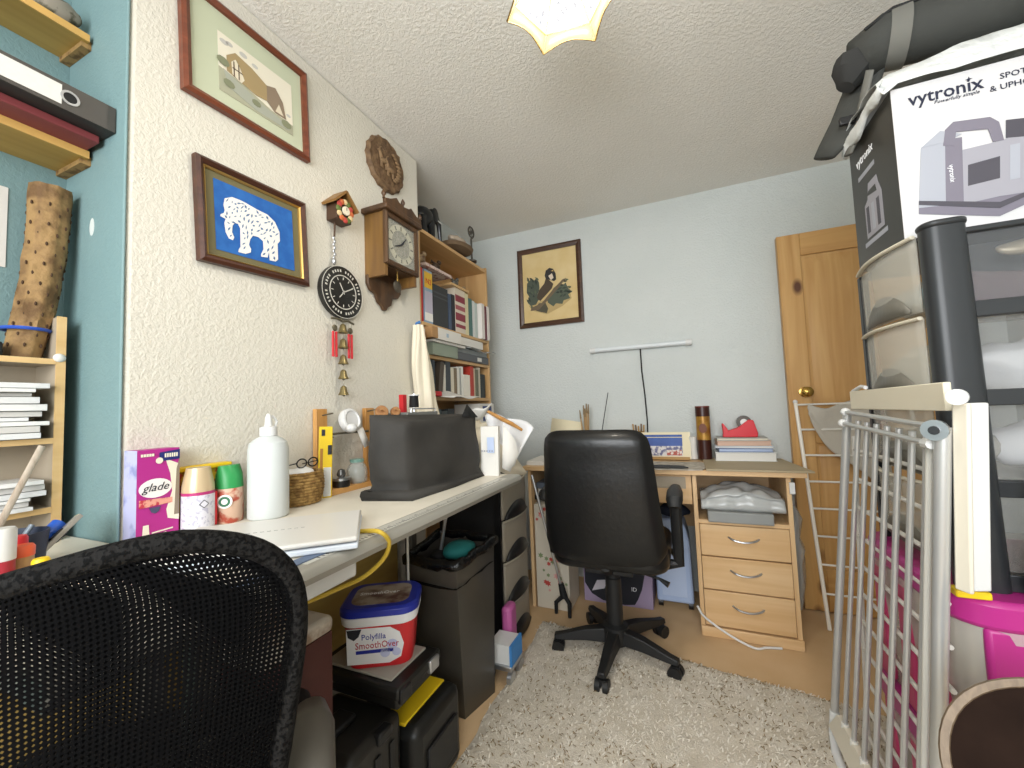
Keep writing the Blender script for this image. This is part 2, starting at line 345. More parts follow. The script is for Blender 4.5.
# rounded aluminium lip with ruler
pf = [(0, .0005), (-.045, .0005), (-.052, -.004), (-.058, -.016), (-.05, -.03), (0, -.03)]
MB().prism([(-a, c) for a, c in pf], (DFX-.045, DEY, DZ), X_, Z_, DEY-DNY, 0).build('front_lip', M_alud, desk)
MB().bx(DFX-.040, DFX-.008, .52, DEY-.10, DZ, DZ+.0012).build('ruler_strip', M_alu, desk)
tk = MB(); yy = .55
i = 0
while yy < DEY-.13:
    tk.bx(DFX-.012-(.014 if i % 5 == 0 else .008), DFX-.012, yy, yy+.0022, DZ+.0012, DZ+.0016); yy += .01; i += 1
tk.build('ruler_marks', mat('ruler_ink', '#55534E', .7), desk, kind='stuff', smooth=0)
MB().bx(DFX-.045, DFX-.02, .38, .60, DZ+.0012, DZ+.003).build('ruler_cool_shade', mat('cool_shade_blue', '#5C6C86', .5), desk)  # bluish strip paints cool daylight lying in the lamp's shadow
MB().bx(DFX-.13, DFX-.03, .50, .66, DZ-.075, DZ-.03).build('front_bracket', M_white, desk, bevel=.006)
for (lx, ly) in ((DFX-.09, .40), (LX+.06, .52), (LX+.06, DEY-.06)):
    MB().bx(lx-.018, lx+.018, ly-.018, ly+.018, 0, DZ-.03).build('leg', mat('grey_leg', '#6A675F', .5, .4), desk, bevel=.003)
MB().cyl((-.86, 1.10, .40), (-.86, 1.10, DZ-.03), .004, n=8).build('support_rod', M_alu, desk)
MB().bx(LX+.006, LX+.022, .3, DEY-.1, .25, DZ-.04).build('back_panel', wood('yellowed_board', '#A88A45', '#B89A55', 1, 6, .6), desk)
# ------------------------------------------------ far desk with pedestal
TZ, TY0, TY1 = .772, 2.13, 2.612
M_beech = wood('beech', '#CDA675', '#DDBB8E', 0, 6, .42); M_beechv = wood('beech_upright', '#CDA675', '#DDBB8E', 2, 6, .42)
d2 = thing('computer_desk', 'beech desk with three drawer pedestal against the back wall', 'desk', (-.2, 2.36, 0))
MB().bx(-.86, .472, TY0, TY1, TZ-.024, TZ).build('top', M_beech, d2, bevel=.002)
PX0, PX1 = .012, .414
MB().bx(PX0, PX0+.018, 2.157, TY1, 0, TZ-.024).build('side_panel', M_beechv, d2)
MB().bx(PX1-.018, PX1, 2.157, TY1, 0, TZ-.024).build('side_panel', M_beechv, d2)
MB().bx(-.84, -.822, 2.157, TY1, 0, TZ-.024).build('side_panel', M_beechv, d2)
MB().bx(-.82, PX0, TY1-.02, TY1-.004, .38, TZ-.024).build('modesty_panel', M_beech, d2)
MB().bx(PX0+.018, PX1-.018, 2.16, TY1, .517, .535).build('compartment_floor', M_beech, d2)
MB().bx(PX0+.018, PX1-.018, TY1-.015, TY1-.003, .06, TZ-.024).build('pedestal_back', M_beech, d2)
MB().bx(PX0+.001, PX1+.004, 2.145, TY1-.02, .0, .045).build('plinth', M_beech, d2, bevel=.003)
for (z0, z1) in ((.052, .212), (.218, .366), (.372, .515)):
    dr = MB().bx(PX0+.020, PX1-.020, 2.150, 2.50, z0, z1).build('drawer', M_beech, d2, bevel=.003)
    zc = (z0+z1)/2+.012; h = MB(); pts = []
    for k in range(11):
        t = -1+2*k/10; pts.append((.213+t*.062, 2.150-.020*(1-t*t)**.5 if abs(t) < 1 else 2.151, zc-.014*(1-t*t)+.008))
    h.tube(pts, .0045, 8).build('handle', M_silver, dr)
# keyboard drawer box under top, left of pedestal
MB().bx(-.42, PX0-.004, 2.175, 2.50, .60, TZ-.03).build('pencil_drawer', M_beech, d2, bevel=.002)
MB().bx(-.40, PX0-.03, 2.172, 2.176, .675, TZ-.04).build('drawer_recess', mat('grey_card', '#A79B88', .7), d2)
# ------------------------------------------------ bookcase in far alcove
M_bk = wood('bookcase_pine', '#BC9462', '#D0AB78', 1, 6, .45); M_bkv = wood('bookcase_pine_upright', '#BC9462', '#D0AB78', 2, 6, .45)
XB, KY0, KY1 = -1.16, 1.6205, 2.372
bc = thing('bookcase', 'tall pine bookcase crammed with books in the far alcove', 'bookcase', ((XB+BX2)/2, 2.0, 0))
for yy, tk_ in ((KY0, .010), (KY1-.018, .018)): MB().bx(BX2+.004, XB, yy, yy+tk_, 0, 2.035).build('side_panel', M_bkv, bc, bevel=.002)
MB().bx(BX2+.004, BX2+.012, KY0+.018, KY1-.018, .02, 2.03).build('back_panel', M_bk, bc)
SHZ = [.08, .46, .80, 1.172, 1.385, 1.545, 2.017]
for z in SHZ: MB().bx(BX2+.012, XB-.001, KY0+.018, KY1-.018, z-.018, z).build('shelf', M_bk, bc, bevel=.0015)
# ------------------------------------------------ swivel chair in front of the far desk
M_leather = mat('black_leatherette', '#131313', .36, bump=(55, .18, .004), coat=.08)
M_lmesh = mat('chair_nylon', '#191919', .5)
cc = Vector((-.335, 1.845, 0))
ch = thing('swivel_chair', 'black leatherette swivel office chair with its back to the room', 'chair', cc)
star = [(-.352, 1.600), (-.094, 1.776), (-.165, 2.075), (-.49, 2.085), (-.585, 1.80)]
for (sx, sy) in star:
    e = Vector((sx, sy, 0)); d = (e-cc).normalized(); n_ = Vector((-d.y, d.x, 0)); L = (e-cc).length
    q = MB(); vs = []; fs = []
    for t, w, zt, zb in ((.03, .034, .135, .075), (.5, .026, .118, .072), (.92, .021, .088, .062), (1.06, .018, .082, .062)):
        p = cc+d*L*t; vs += [p+n_*w+Z_*zb, p-n_*w+Z_*zb, p-n_*w*.75+Z_*zt, p+n_*w*.75+Z_*zt]
    fs = [(0, 1, 2, 3), (15, 14, 13, 12)]+[(4*i+k, 4*i+(k+1) % 4, 4*i+4+(k+1) % 4, 4*i+4+k) for i in range(3) for k in range(4)]
    q.add(vs, fs).build('base_spoke', M_lmesh, ch, bevel=.004)
    ca = MB(); ca.cyl(e+n_*.026+Z_*.028, e+n_*.006+Z_*.028, .027, n=18).cyl(e-n_*.026+Z_*.028, e-n_*.006+Z_*.028, .027, n=18).cyl(e+Z_*.03, e+Z_*.075, .008, n=8).box(e+Z_*.045, (.03, .03, .022))
    cs = ca.build('caster', M_lmesh, ch); cs['kind'] = 'stuff'; del cs['kind']
MB().lathe([(.055, .07), (.055, .14), (.036, .15), (.034, .34), (.028, .345), (.026, .40)], cc, 20).build('gas_lift_column', M_lmesh, ch)
MB().box(cc+Z_*.405, (.20, .22, .03)).build('mechanism_plate', M_black, ch, bevel=.006)
MB().tube([cc+Vector((.09, -.04, .40)), cc+Vector((.20, -.07, .385)), cc+Vector((.235, -.08, .37))], [.006, .006, .013], 8).build('height_lever', M_black, ch)
q = MB(); q.grid(lambda u, v: Vector((cc.x-.235+.47*u, cc.y-.17+.46*v, .44)) , 2, 2)
MB().prism(rr(.48, .47, .09, 6), (cc.x+.005, cc.y+.06, .425), X_, Y_, .085).build('seat', M_leather, ch, bevel=.03, seg=4)
# backrest: slightly curved padded slab leaning away
def back(u, v, s=0):
    # u across, v up : outline px (540..662, 432..575)
    w0 = .435+.065*(1-v)-.014*max(0, (v-.85)/.15)**2
    if v < .12: w0 -= .06*((.12-v)/.12)**2
    x = -.338+(u-.5)*w0 -.016*v
    y = 1.640+.05*(1-v)**1.2-.10*(u-.5)**2*-1.2 + .035*math.sin(PI*min(1, v*1.3))*-1*.3
    z = .440+.560*v - .034*(abs(u-.5)*2)**9*(1 if v > .5 else -1.4)*(abs(v-.5)*2)**3
    return Vector((x, y, z))
q = MB(); NU, NV = 22, 24; vs = []; fs = []
for s_ in (0, 1):
    for j in range(NV+1):
        for i in range(NU+1):
            u, v = i/NU, j/NV; p = back(u, v); e = min(1, 9*min(u, 1-u), 9*min(v, 1-v)); th = .036*math.sqrt(max(0, 1-(1-e)**2))
            p.y += -th if s_ == 0 else th*1.3; vs.append(p)
N = (NU+1)*(NV+1)
for s_ in (0, 1):
    for j in range(NV):
        for i in range(NU):
            a = s_*N+j*(NU+1)+i; f = (a, a+1, a+NU+2, a+NU+1); fs.append(f if s_ == 0 else f[::-1])
q.add(vs, fs); q.build('backrest', M_leather, ch, smooth=180)
MB().tube([cc+Vector((0, -.11, .40)), cc+Vector((0, -.16, .43)), cc+Vector((.005, -.15, .55))], .022, 8, flat=.5).build('back_bar', M_lmesh, ch)
for sx in (-1, 1):
    q = MB(); x = cc.x+.005+sx*.270
    q.tube([(x-sx*.05, 1.85, .42), (x, 1.85, .43), (x, 1.835, .52), (x, 1.80, .70)], .017, 8, flat=1.4)
    q.tube([(x-sx*.03, 1.99, .42), (x, 1.98, .44), (x, 1.985, .56), (x, 1.97, .70)], .015, 8, flat=1.4)
    q.build('arm_loop', M_lmesh, ch)
    MB().tube([(x, 1.735, .685), (x, 1.75, .712), (x, 1.85, .722), (x, 2.0, .715)], [.024, .032, .032, .022], 12, flat=.62).build('armrest', M_lmesh, ch)
# ------------------------------------------------ mesh task chair close to the camera
M_net = mat('black_mesh_fabric', '#070708', .8, spec=.08); M_pad = mat('grey_arm_pad', '#55514A', .45)
CR = ray(303, 640)*.50+CP; CT = ray(150, 536)*.47+CP
mc = thing('mesh_chair', 'black mesh backed office chair close by in front of the worktop', 'chair', (-.66, .26, 0))
ex = Vector((.66, .75, 0)).normalized(); en = Vector((-ex.y, ex.x, 0))    # across the back ; facing the desk
OC = Vector((CR.x, CR.y, 0)) - ex*.246; topz = .972
def mback(u, v, off=0.0):
    # u in 0..1 across, v 0..1 up, superellipse outline
    a = (u-.5)*2; t = (v-.5)*2
    hw = .262-.075*(1-v)
    k = (1-abs(t)**5)**(1/5) if abs(t) < 1 else 0
    k = max(k, .35)
    x = a*hw*k
    z = topz-.50+.50*v - (.016*(abs(a)**3)) * (1 if v > .5 else -1)
    z -= .055*max(0, .5-a)**1.3*v
    bow = .055*(a*a) - .03 + .04*(1-v)
    p = OC + ex*x + en*(bow+off); p.z = z; return p
def netlayer(off, nu, nv, hole):
    vs = []; fs = []
    for j in range(nv+1):
        for i in range(nu+1): vs.append(mback(.02+.96*i/nu, .02+.96*j/nv, off))
    base = len(vs)
    for j in range(nv):
        for i in range(nu):
            c = [j*(nu+1)+i, j*(nu+1)+i+1, (j+1)*(nu+1)+i+1, (j+1)*(nu+1)+i]
            P4 = [vs[k] for k in c]; ce = (P4[0]+P4[1]+P4[2]+P4[3])/4; k0 = len(vs)
            for k in range(4): vs.append(ce+((P4[k]+P4[(k+1) % 4])/2-ce)*hole*1.0)
            k1 = k0
            for k in range(4):
                fs.append((c[k], c[(k+1) % 4], k1+k)); fs.append((c[(k+1) % 4], k1+(k+1) % 4, k1+k))
    m = MB(); m.v = vs; m.f = fs; m.m = [0]*len(fs); return m
netlayer(0, 92, 86, .74).build('back_mesh', M_net, mc, smooth=0)
netlayer(.022, 84, 80, .58).build('back_mesh_lining', M_net, mc, smooth=0)
rim = []
for k in range(80):
    w = 2*PI*k/80; cu, sv = math.cos(w), math.sin(w)
    u = .5+.5*math.copysign(abs(cu)**.62, cu); v = .5+.5*math.copysign(abs(sv)**.55, sv)
    a = (u-.5)*2
    p = OC+ex*a*(.262-.072*(1-v))+en*(.055*a*a-.03+.04*(1-v)+.011); p.z = topz-.50+.50*v-.055*max(0, .5-a)**1.3*v
    rim.append(p)
M_rimnet = mat('rim_net', '#1C1B1A', .8, var=(190, '#050505', .50, .54), bump=(190, .7, .003), spec=.15)
MB().tube(rim, .013, 10, closed=True).build('back_rim', M_rimnet, mc, smooth=180)
lb = MB()
for v in (.10, .30): pass
MB().tube([mback(.12, .28, .03), mback(.5, .24, .05), mback(.88, .28, .03)], .02, 8, flat=1.6).build('lumbar_bar', M_blackm, mc)
MB().tube([mback(.5, .24, .06), mback(.5, 0, .08)+Vector((0, 0, -.06)), OC+en*.2+Z_*.46], .025, 8).build('back_stem', M_blackm, mc)
sc = OC+en*.27
MB(Matrix.Translation((sc.x, sc.y, 0)) @ Matrix.Rotation(math.atan2(ex.y, ex.x), 4, 'Z')).prism(rr(.50, .48, .1, 6), (0, 0, .44), X_, Y_, .08).build('seat', M_blackm, mc, bevel=.03, seg=3)
for s_ in (-1, 1):
    A = OC+ex*s_*.248-Z_*.090
    pp = [A+en*.03+Z_*.648, A+en*.06+Z_*.665, A+en*.20+Z_*.675, A+en*.27+Z_*.665]
    MB().tube(pp, [.024, .036, .038, .026], 14, flat=.62).build('armrest', M_pad, mc, smooth=180)
    MB().tube([A+en*.16+Z_*.66, A+en*.17+Z_*.55, A+en*.19-ex*s_*.05+Z_*.47], .018, 8).build('arm_post', M_blackm, mc)
MB().lathe([(.05, .07), (.05, .13), (.03, .14), (.028, .44)], (sc.x, sc.y, 0), 16).build('gas_lift_column', M_blackm, mc)
for k in range(5):
    a = 2*PI*k/5+.3; e = Vector((sc.x+.28*math.cos(a), sc.y+.28*math.sin(a), .08))
    MB().tube([Vector((sc.x, sc.y, .10)), e], [.03, .018], 8).build('base_spoke', M_blackm, mc)
    MB().cyl(e+Vector((-.02*math.sin(a), .02*math.cos(a), -.052)), e-Vector((-.02*math.sin(a), .02*math.cos(a), .052)), .028, n=14).build('caster', M_blackm, mc)
# ================================================================= right-hand side
def clear_plastic(name, col, fac, rough=.25):
    if name in MATS: return MATS[name]
    m = bpy.data.materials.new(name); m.use_nodes = True; MATS[name] = m; nt = m.node_tree; b = nt.nodes['Principled BSDF']
    b.inputs['Base Color'].default_value = lin(col); b.inputs['Roughness'].default_value = rough
    t = nt.nodes.new('ShaderNodeBsdfTransparent'); x = nt.nodes.new('ShaderNodeMixShader'); x.inputs[0].default_value = fac
    nt.links.new(t.outputs[0], x.inputs[1]); nt.links.new(b.outputs[0], x.inputs[2]); nt.links.new(x.outputs[0], nt.nodes['Material Output'].inputs[0]); return m
M_clear = clear_plastic('frosted_plastic', '#DAD6CA', .42); M_clear2 = clear_plastic('clear_film', '#8A8C8E', .20, .12)
M_frame = mat('charcoal_plastic', '#2A2C2E', .38); M_lip = mat('cream_plastic', '#D8D0BC', .4)
M_pink = mat('hot_pink_plastic', '#B02C7E', .35); M_pinkd = mat('pink_plastic_dull', '#C4406F', .4)
# ---- pink tub stack under the drawer tower
TX0, TY_0, RZ = .448, 1.04, .712
def tub(z0, z1, lab, lid):
    t = thing('storage_tub', lab, 'tub', (.67, 1.26, z0), 'pink rimmed storage tubs')
    x1, y1 = .92, 1.50; cx, cy = (TX0+x1)/2, (TY_0+y1)/2; w, d = x1-TX0, y1-TY_0
    R0 = rr(w-.05, d-.05, .06); R1 = rr(w-.012, d-.012, .07); n = len(R0)
    MB().add([(cx+a, cy+c, z0) for a, c in R0]+[(cx+a, cy+c, z1-.05) for a, c in R1], [(i, (i+1) % n, n+(i+1) % n, n+i) for i in range(n)]+[tuple(range(n))]).build('body', M_clear, t, solid=.003)
    MB().prism(rr(w, d, .07), (cx, cy, z1-.055), X_, Y_, .055).build('rim', M_pink, t, bevel=.01)
    fy = TY_0+.0
    for (xa, xb) in ((.487, .575), (.70, .79)): MB().bx(xa, xb, fy+.006, fy+.026, z0+.01, z1-.05).build('strap', M_pink, t, bevel=.008)
    for k in range(3):
        ya = 1.13+k*.13; MB().bx(TX0+.006, TX0+.024, ya, ya+.055, z0+.01, z1-.05).build('strap', M_pinkd, t, bevel=.006)
    return t
tub(0, .345, 'lower pink rimmed clear storage tub on the floor behind the airer', 0)
tub(.345, RZ, 'upper pink rimmed clear storage tub under the charcoal drawer tower', 1)
# ---- drawer tower standing on the tub
WX0, WX1, WY0, WY1, WZ0, WZ1 = .478, .90, 1.10, 1.452, RZ, 1.436
tw = thing('drawer_tower', 'charcoal plastic drawer tower with frosted drawers beside the folded airer', 'drawers', ((WX0+WX1)/2, (WY0+WY1)/2, WZ0))
MB(Matrix.Translation((.512, WY0+.012, 0))).add([(a*1.12+.006, c*.92, WZ0) for a, c in rr(.07, .05, .02)]+[(a, c, WZ1+.004) for a, c in rr(.068, .05, .02)], [(i, (i+1) % 24, 24+(i+1) % 24, 24+i) for i in range(24)]+[tuple(range(24)), tuple(range(24, 48))]).build('post', M_frame, tw)
MB(Matrix.Translation((.512, WY0+.012, WZ1+.004))).prism(rr(.073, .055, .022), (0, 0, 0), X_, Y_, .014).build('post_cap', M_frame, tw, bevel=.005)
for (x, y) in ((WX0+.008, WY1-.012), (WX1-.03, WY0+.02), (WX1-.02, WY1-.012)): MB().bx(x-.008, x+.012, y-.010, y+.012, WZ0, WZ1).build('post', M_frame, tw, bevel=.004)
MB().bx(WX0+.004, WX1, WY0+.01, WY1, WZ1-.012, WZ1).build('top_panel', M_frame, tw, bevel=.003)
zs = [RZ+.02+.178*k for k in range(5)]
for k in range(4):
    za, zb = zs[k]+.008, zs[k+1]-.006
    dr = MB()
    # front face -X, bulged, with lip and handle arch
    def fr(u, v): return Vector((WX0+.004-.022*math.sin(PI*u)*(.4+.6*v), WY0+.036+(WY1-WY0-.056)*u, za+(zb-za)*v))
    dr.grid(fr, 12, 6)
    o = dr.build('drawer', M_clear, tw, solid=.003, smooth=60)
    sd = MB().bx(WX0+.075, WX1-.02, WY0+.020, WY0+.023, za, zb-.012).build('drawer_side', M_clear2, o)
    MB().bx(WX0+.01, WX1-.02, WY0+.03, WY1-.02, za, za+.003).build('drawer_base', M_clear, o)
    lp = [fr(i/12, 1)+Vector((-.006, 0, 0)) for i in range(13)]
    MB().tube(lp, .006, 8, flat=.7).build('front_lip', M_lip, o)
    ar = [Vector((fr(u, 0).x-.003, WY0+.036+(WY1-WY0-.056)*u, za+.012+.055*max(0, math.sin(PI*(u-.12)/.76))**.8)) for u in [.12+.76*i/12 for i in range(13)]]
    hv = []; 
    for p in ar: hv += [p, Vector((p.x-.001, p.y, za+.004))]
    MB().add(hv, [(2*i, 2*i+1, 2*i+3, 2*i+2) for i in range(12)]).build('handle_recess', mat('smoky_plastic', '#6E6A60', .4), o, solid=.004)
    MB().bx(WX0+.060, WX1-.03, WY0-.002, WY0+.018, za-.026, za+.006).build('side_rail', M_frame, tw, bevel=.002)
def blob(name, c, r, m, parent=None, amp=.02, sc=14, seed=0, nu=22, nv=14):
    q = MB().ball(c, r, 0, nu, nv); q.jitter(amp, sc, seed); q.jitter(amp*.45, sc*2.4, seed+3); return q.build(name, m, parent, smooth=180)
M_linen = mat('cream_linen', '#E4DAC4', .85, bump=(40, .3, .005)); M_wcloth = mat('white_cloth', '#E9E9EA', .85, bump=(40, .3, .005)); M_mauve = mat('mauve_cloth', '#6B5A5C', .85)
tag(blob('folded_cloth', (.56, 1.31, zs[3]+.060), (.045, .09, .045), mat('grey_linen', '#CFC8BA', .85), amp=.015), 'pale cloth behind the frosted top drawer', 'cloth')
bt = MB().lathe([(.022, 0), (.024, .02), (.024, .075), (.010, .095), (.010, .11)], (.530, 1.19, zs[3]+.055), 14, 0, Matrix.Rotation(-PI/2, 4, 'X')).build('small_bottle', mat('pale_blue_plastic', '#A9C4CC', .3))
tag(bt, 'small pale blue bottle lying in the top drawer', 'bottle')
tag(MB().bx(.56, .86, 1.20, 1.23, zs[3]+.012, zs[3]+.155).build('dark_drawer_back', mat('interior_dark', '#3A3A3C', .8)), 'dark backing added to darken the inside of the top drawer', 'folder')  # added dark sheet standing in for the drawer's dark interior
tag(blob('silver_brush', (.66, 1.155, zs[3]+.125), (.05, .012, .016), mat('beige_metal', '#A79C86', .35, .3), amp=.006), 'beige brush in the top drawer of the tower', 'brush')
tag(MB().grid(lambda u, v: Vector((.565+.28*u, 1.150+.01*math.sin(9*u), zs[3]+.012+.075*v*(1-.5*u))), 8, 4).build('dark_card', M_mauve, solid=.002), 'mauve card upright in the top drawer', 'card')
tag(blob('crumpled_cloth', (.555, 1.31, zs[2]+.065), (.055, .11, .055), M_linen, amp=.022, seed=3), 'crumpled cream cloth in the second drawer of the tower', 'cloth')
tag(blob('white_garment', (.68, 1.22, zs[2]+.065), (.13, .075, .055), M_wcloth, amp=.02, seed=5), 'white garment in the second drawer of the tower', 'clothing')
tag(blob('white_laundry', (.72, 1.22, zs[1]+.07), (.12, .08, .06), M_wcloth, amp=.02, seed=8), 'white laundry in the third drawer of the tower', 'clothing')
tag(blob('grey_laundry', (.56, 1.28, zs[1]+.06), (.07, .12, .05), mat('grey_cotton', '#B7B3AA', .85), amp=.02, seed=9), 'grey laundry in the third drawer behind the airer', 'clothing')
# ---- boxed carpet cleaner on the tower
BXX, BYY, BZ0, BZ1 = .480, 1.178, WZ1+.012, 1.803
M_boxw = mat('white_carton', '#CFCDCD', .4); M_boxk = mat('black_carton', '#26241F', .35, var=(4, '#3A362F', .35, .7))
cb = thing('appliance_box', 'large white and black appliance carton on top of the drawer tower', 'box', (.69, 1.30, BZ0))
MB().bx(BXX+.001, .93, BYY+.001, 1.43, BZ0, BZ1).build('carton', M_boxw, cb)
MB().bx(BXX, BXX+.002, BYY+.002, 1.43, BZ0, BZ1).build('side_print', M_boxk, cb)
NV = mat('navy_ink', '#1E2238', .5); GP = [mat('grey_violet_ink', '#77727E', .5), mat('mid_grey_ink', '#9A98A0', .5), mat('dark_grey_ink', '#4A474F', .5), mat('pale_grey_ink', '#A3A5AE', .5)]
def onbox(px, py): return PY(px, py, BYY-.0005)
o_ = onbox(909, 107); e_ = onbox(984, 88); L_ = (e_-o_).length
text('vytronix', .041, NV, cb, (o_.x, BYY-.0002, o_.z+.002), X_, Z_, sx=.90, off=.0004)
text('Powerfully simple', .0105, NV, cb, (onbox(934, 104).x, BYY-.0002, onbox(934, 104).z), X_, Z_, shear=.25)
text('SPOT', .0175, NV, cb, (onbox(1000, 79).x, BYY-.0002, onbox(1000, 79).z), X_, Z_); text('& UPHOLSTERY', .0175, NV, cb, (onbox(990, 92).x, BYY-.0002, onbox(990, 92).z), X_, Z_)
s0 = onbox(969, 79); MB().prism([(0, .006), (.0014, .0014), (.006, 0), (.0014, -.0014), (0, -.006), (-.0014, -.0014), (-.006, 0), (-.0014, .0014)], (s0.x, BYY, s0.z), X_, Z_, .0003).build('star_print', NV, cb, smooth=0)
def art(pts, m, name='machine_print', lift=.0003):
    P_ = [onbox(*p) for p in pts]; o = P_[0]
    return MB().prism([((p-o).x, (p-o).z) for p in P_], (o.x, BYY, o.z), X_, Z_, lift).build(name, m, cb, smooth=0)
art([(919, 205), (919, 214), (1000, 216), (1024, 205), (1040, 196), (1040, 170), (1000, 185), (940, 195)], GP[0])
art([(921, 148), (947, 140), (947, 205), (919, 208)], GP[3], lift=.0005)
art([(945, 140), (962, 137), (964, 206), (946, 207)], GP[0], lift=.0007)
art([(962, 150), (1003, 140), (1030, 128), (1040, 190), (1000, 196), (964, 204)], GP[1], lift=.0006)
art([(968, 165), (1000, 156), (1000, 178), (968, 186)], GP[2], lift=.0008)
art([(1006, 120), (1024, 118), (1040, 116), (1040, 135), (1006, 138)], GP[2], lift=.0009)
art([(1010, 145), (1020, 143), (1020, 178), (1010, 180)], GP[3], lift=.0010)
art([(921, 148), (940, 131), (962, 134), (946, 142)], GP[3], lift=.0011)
art([(943, 146), (945, 130), (953, 122), (990, 117), (999, 122), (1004, 140), (993, 142), (988, 129), (956, 132), (954, 146)], GP[0], 'handle_print', .0013)
art([(919, 205), (1000, 208), (1040, 190), (1040, 186), (1000, 202), (919, 201)], GP[2], 'base_line_print', .0014)
text('vytronix', .013, mat('white_ink', '#F0F0F2', .5), cb, (onbox(948.5, 165).x, BYY-.0010, onbox(950, 165).z), -Z_, X_, sx=.9)
def onside(px, py): p = PX(px, py, BXX-.0004); return p
WI = MATS['white_ink']
a, c_ = onside(849, 163), onside(872, 128)
text('vytronix', .034, WI, cb, (BXX-.0004, 1.39, BZ1-.075), -Y_, Z_, sx=.9)
MB().prism([(0, 0), (.10, 0), (.10, .012), (0, .012)], (BXX-.0002, 1.385, BZ1-.115), -Y_, Z_, .0003).build('side_caption', GP[3], cb, smooth=0)
sp = MB(); yb = onside(860, 235)
MB().prism([(0, 0), (.10, 0), (.10, .09), (.085, .12), (.08, .14), (.03, .14), (.02, .10), (0, .09)], (BXX-.0002, 1.36, BZ0+.07), -Y_, Z_, .0004).build('side_machine_print', GP[1], cb, smooth=0)
MB().prism([(.02, .11), (.03, .12), (.07, .12), (.075, .10)], (BXX-.0007, 1.36, BZ0+.07), -Y_, Z_, .0003).build('side_machine_print', MATS['black_carton'], cb, smooth=0)
for k in range(3): MB().prism([(0, 0), (.016, 0), (.016, .07), (0, .07)], (BXX-.0007, 1.352-.03*k, BZ0+.082), -Y_, Z_, .0003).build('side_machine_print', GP[2+k % 2], cb, smooth=0)
MB().prism([(0, 0), (.13, .0), (.13, .012), (0, .012)], (BXX-.0007, 1.375, BZ0+.05), -Y_, Z_, .0003).build('side_machine_print', GP[3], cb, smooth=0)
# ---- white plastic bag draped over the carton
M_poly = mat('white_polythene', '#D3D5D3', .32, bump=(26, .7, .012))
g = MB()
def wb(u, v):
    x = .462+.47*u; y = 1.160+.27*v
    z = BZ1+.012+.060*math.sin(PI*min(1, max(0, v)))**.6+.028*math.sin(PI*u*.9)+.016*noise.noise(Vector((x*14, y*14, 1)))
    if v < .12: z = BZ1+.003+(z-BZ1-.003)*(v/.12)
    if u < .06: z -= .022*((.06-u)/.06)
    return Vector((x, y, z))+noise.noise_vector(Vector((x*22, y*22, 3)))*.006
g.grid(wb, 34, 24)
# tail hanging by the left face
g.grid(lambda u, v: Vector((.468-.010*math.sin(PI*v)-.004, 1.165+.24*u, BZ1+.02-v*(.022+.030*u+.008*math.sin(u*13))))+noise.noise_vector(Vector((u*6, v*5, 9)))*.004, 18, 6)
tag(g.build('carrier_bag', M_poly, solid=.001, smooth=180), 'white crumpled plastic bag draped over the appliance carton', 'bag')
# ---- grey tripod bag lying on top
M_can = mat('grey_canvas', '#3A3B38', .8, bump=(160, .25, .002)); M_cand = mat('dark_canvas', '#2B2B2A', .85); M_webb = mat('grey_webbing', '#6B6A64', .8)
tb = thing('tripod_bag', 'long dark grey padded tripod bag on top of the carton', 'bag', (.69, 1.30, 1.90))
pt = [PY(858, 62, 1.36), PY(885, 42, 1.345), PY(930, 28, 1.33), PY(985, 10, 1.31), PY(1040, -10, 1.29)]
MB().tube(pt, [.058, .067, .070, .076, .078], 18).build('body', M_can, tb, smooth=180)
p = pt[1]; MB().tube([pt[1].lerp(pt[2], .02), pt[1].lerp(pt[2], .48)], [.0695, .0725], 18, caps=False).build('band', M_webb, tb)
MB().tube([pt[0]-Vector((.004, 0, 0)), PY(852, 74, 1.36), PY(846, 88, 1.365)], [.054, .046, .02], 14).jitter(.008, 25).build('end_flap', M_cand, tb)
sp = [PY(876, 50, 1.36), PY(862, 85, 1.40), PY(848, 118, 1.41), PY(834, 144, 1.415), PY(824, 158, 1.42)]
MB().tube(sp, [.014, .018, .017, .016, .012], 12, flat=3.2).build('strap', M_can, tb, smooth=180)
MB().tube([PY(870, 70, 1.30), PY(862, 105, 1.35), PY(857, 135, 1.36), PY(848, 155, 1.37)],   .006, 8, flat=3.2).build('strap', M_webb, tb, smooth=180)
MB().box(PY(850, 120, 1.365), (.05, .012, .022)).build('buckle', M_black, tb, bevel=.003)
MB().tube([p_+Vector((0, -.055, .045)) for p_ in pt], .004, 6).build('zip', M_blackm, tb)
# ---- folded silver airer leaning at the tower
M_tube = mat('silver_tube', '#C6C6C4', .34, .55); M_tubew = mat('white_coated_wire', '#E3E0D8', .4)
T0, T1 = Vector((.432, 1.460, 1.053)), Vector((.432, .992, 1.036)); B0, B1 = Vector((.368, 1.610, .015)), Vector((.378, 1.068, .015))
ai = thing('folding_airer', 'folded silver clothes airer with white end pieces leaning on the drawer tower', 'clothes airer', (.37, 1.37, 0))
MB().cyl(B0+(T0-B0)*.08, T0, .0105, n=12).build('frame_tube', M_tube, ai)
MB().cyl(B1, T1, .0125, n=14).build('frame_tube', M_tube, ai); MB().cyl(B1+Vector((.012, .035, 0)), T1+Vector((.012, .035, -.02)), .009, n=12).build('frame_tube', M_tube, ai)
MB().cyl(B1+Vector((.004, .058, 0)), T1+Vector((.004, .055, -.02)), .006, n=10).build('frame_tube', M_tubew, ai)
NR = 7
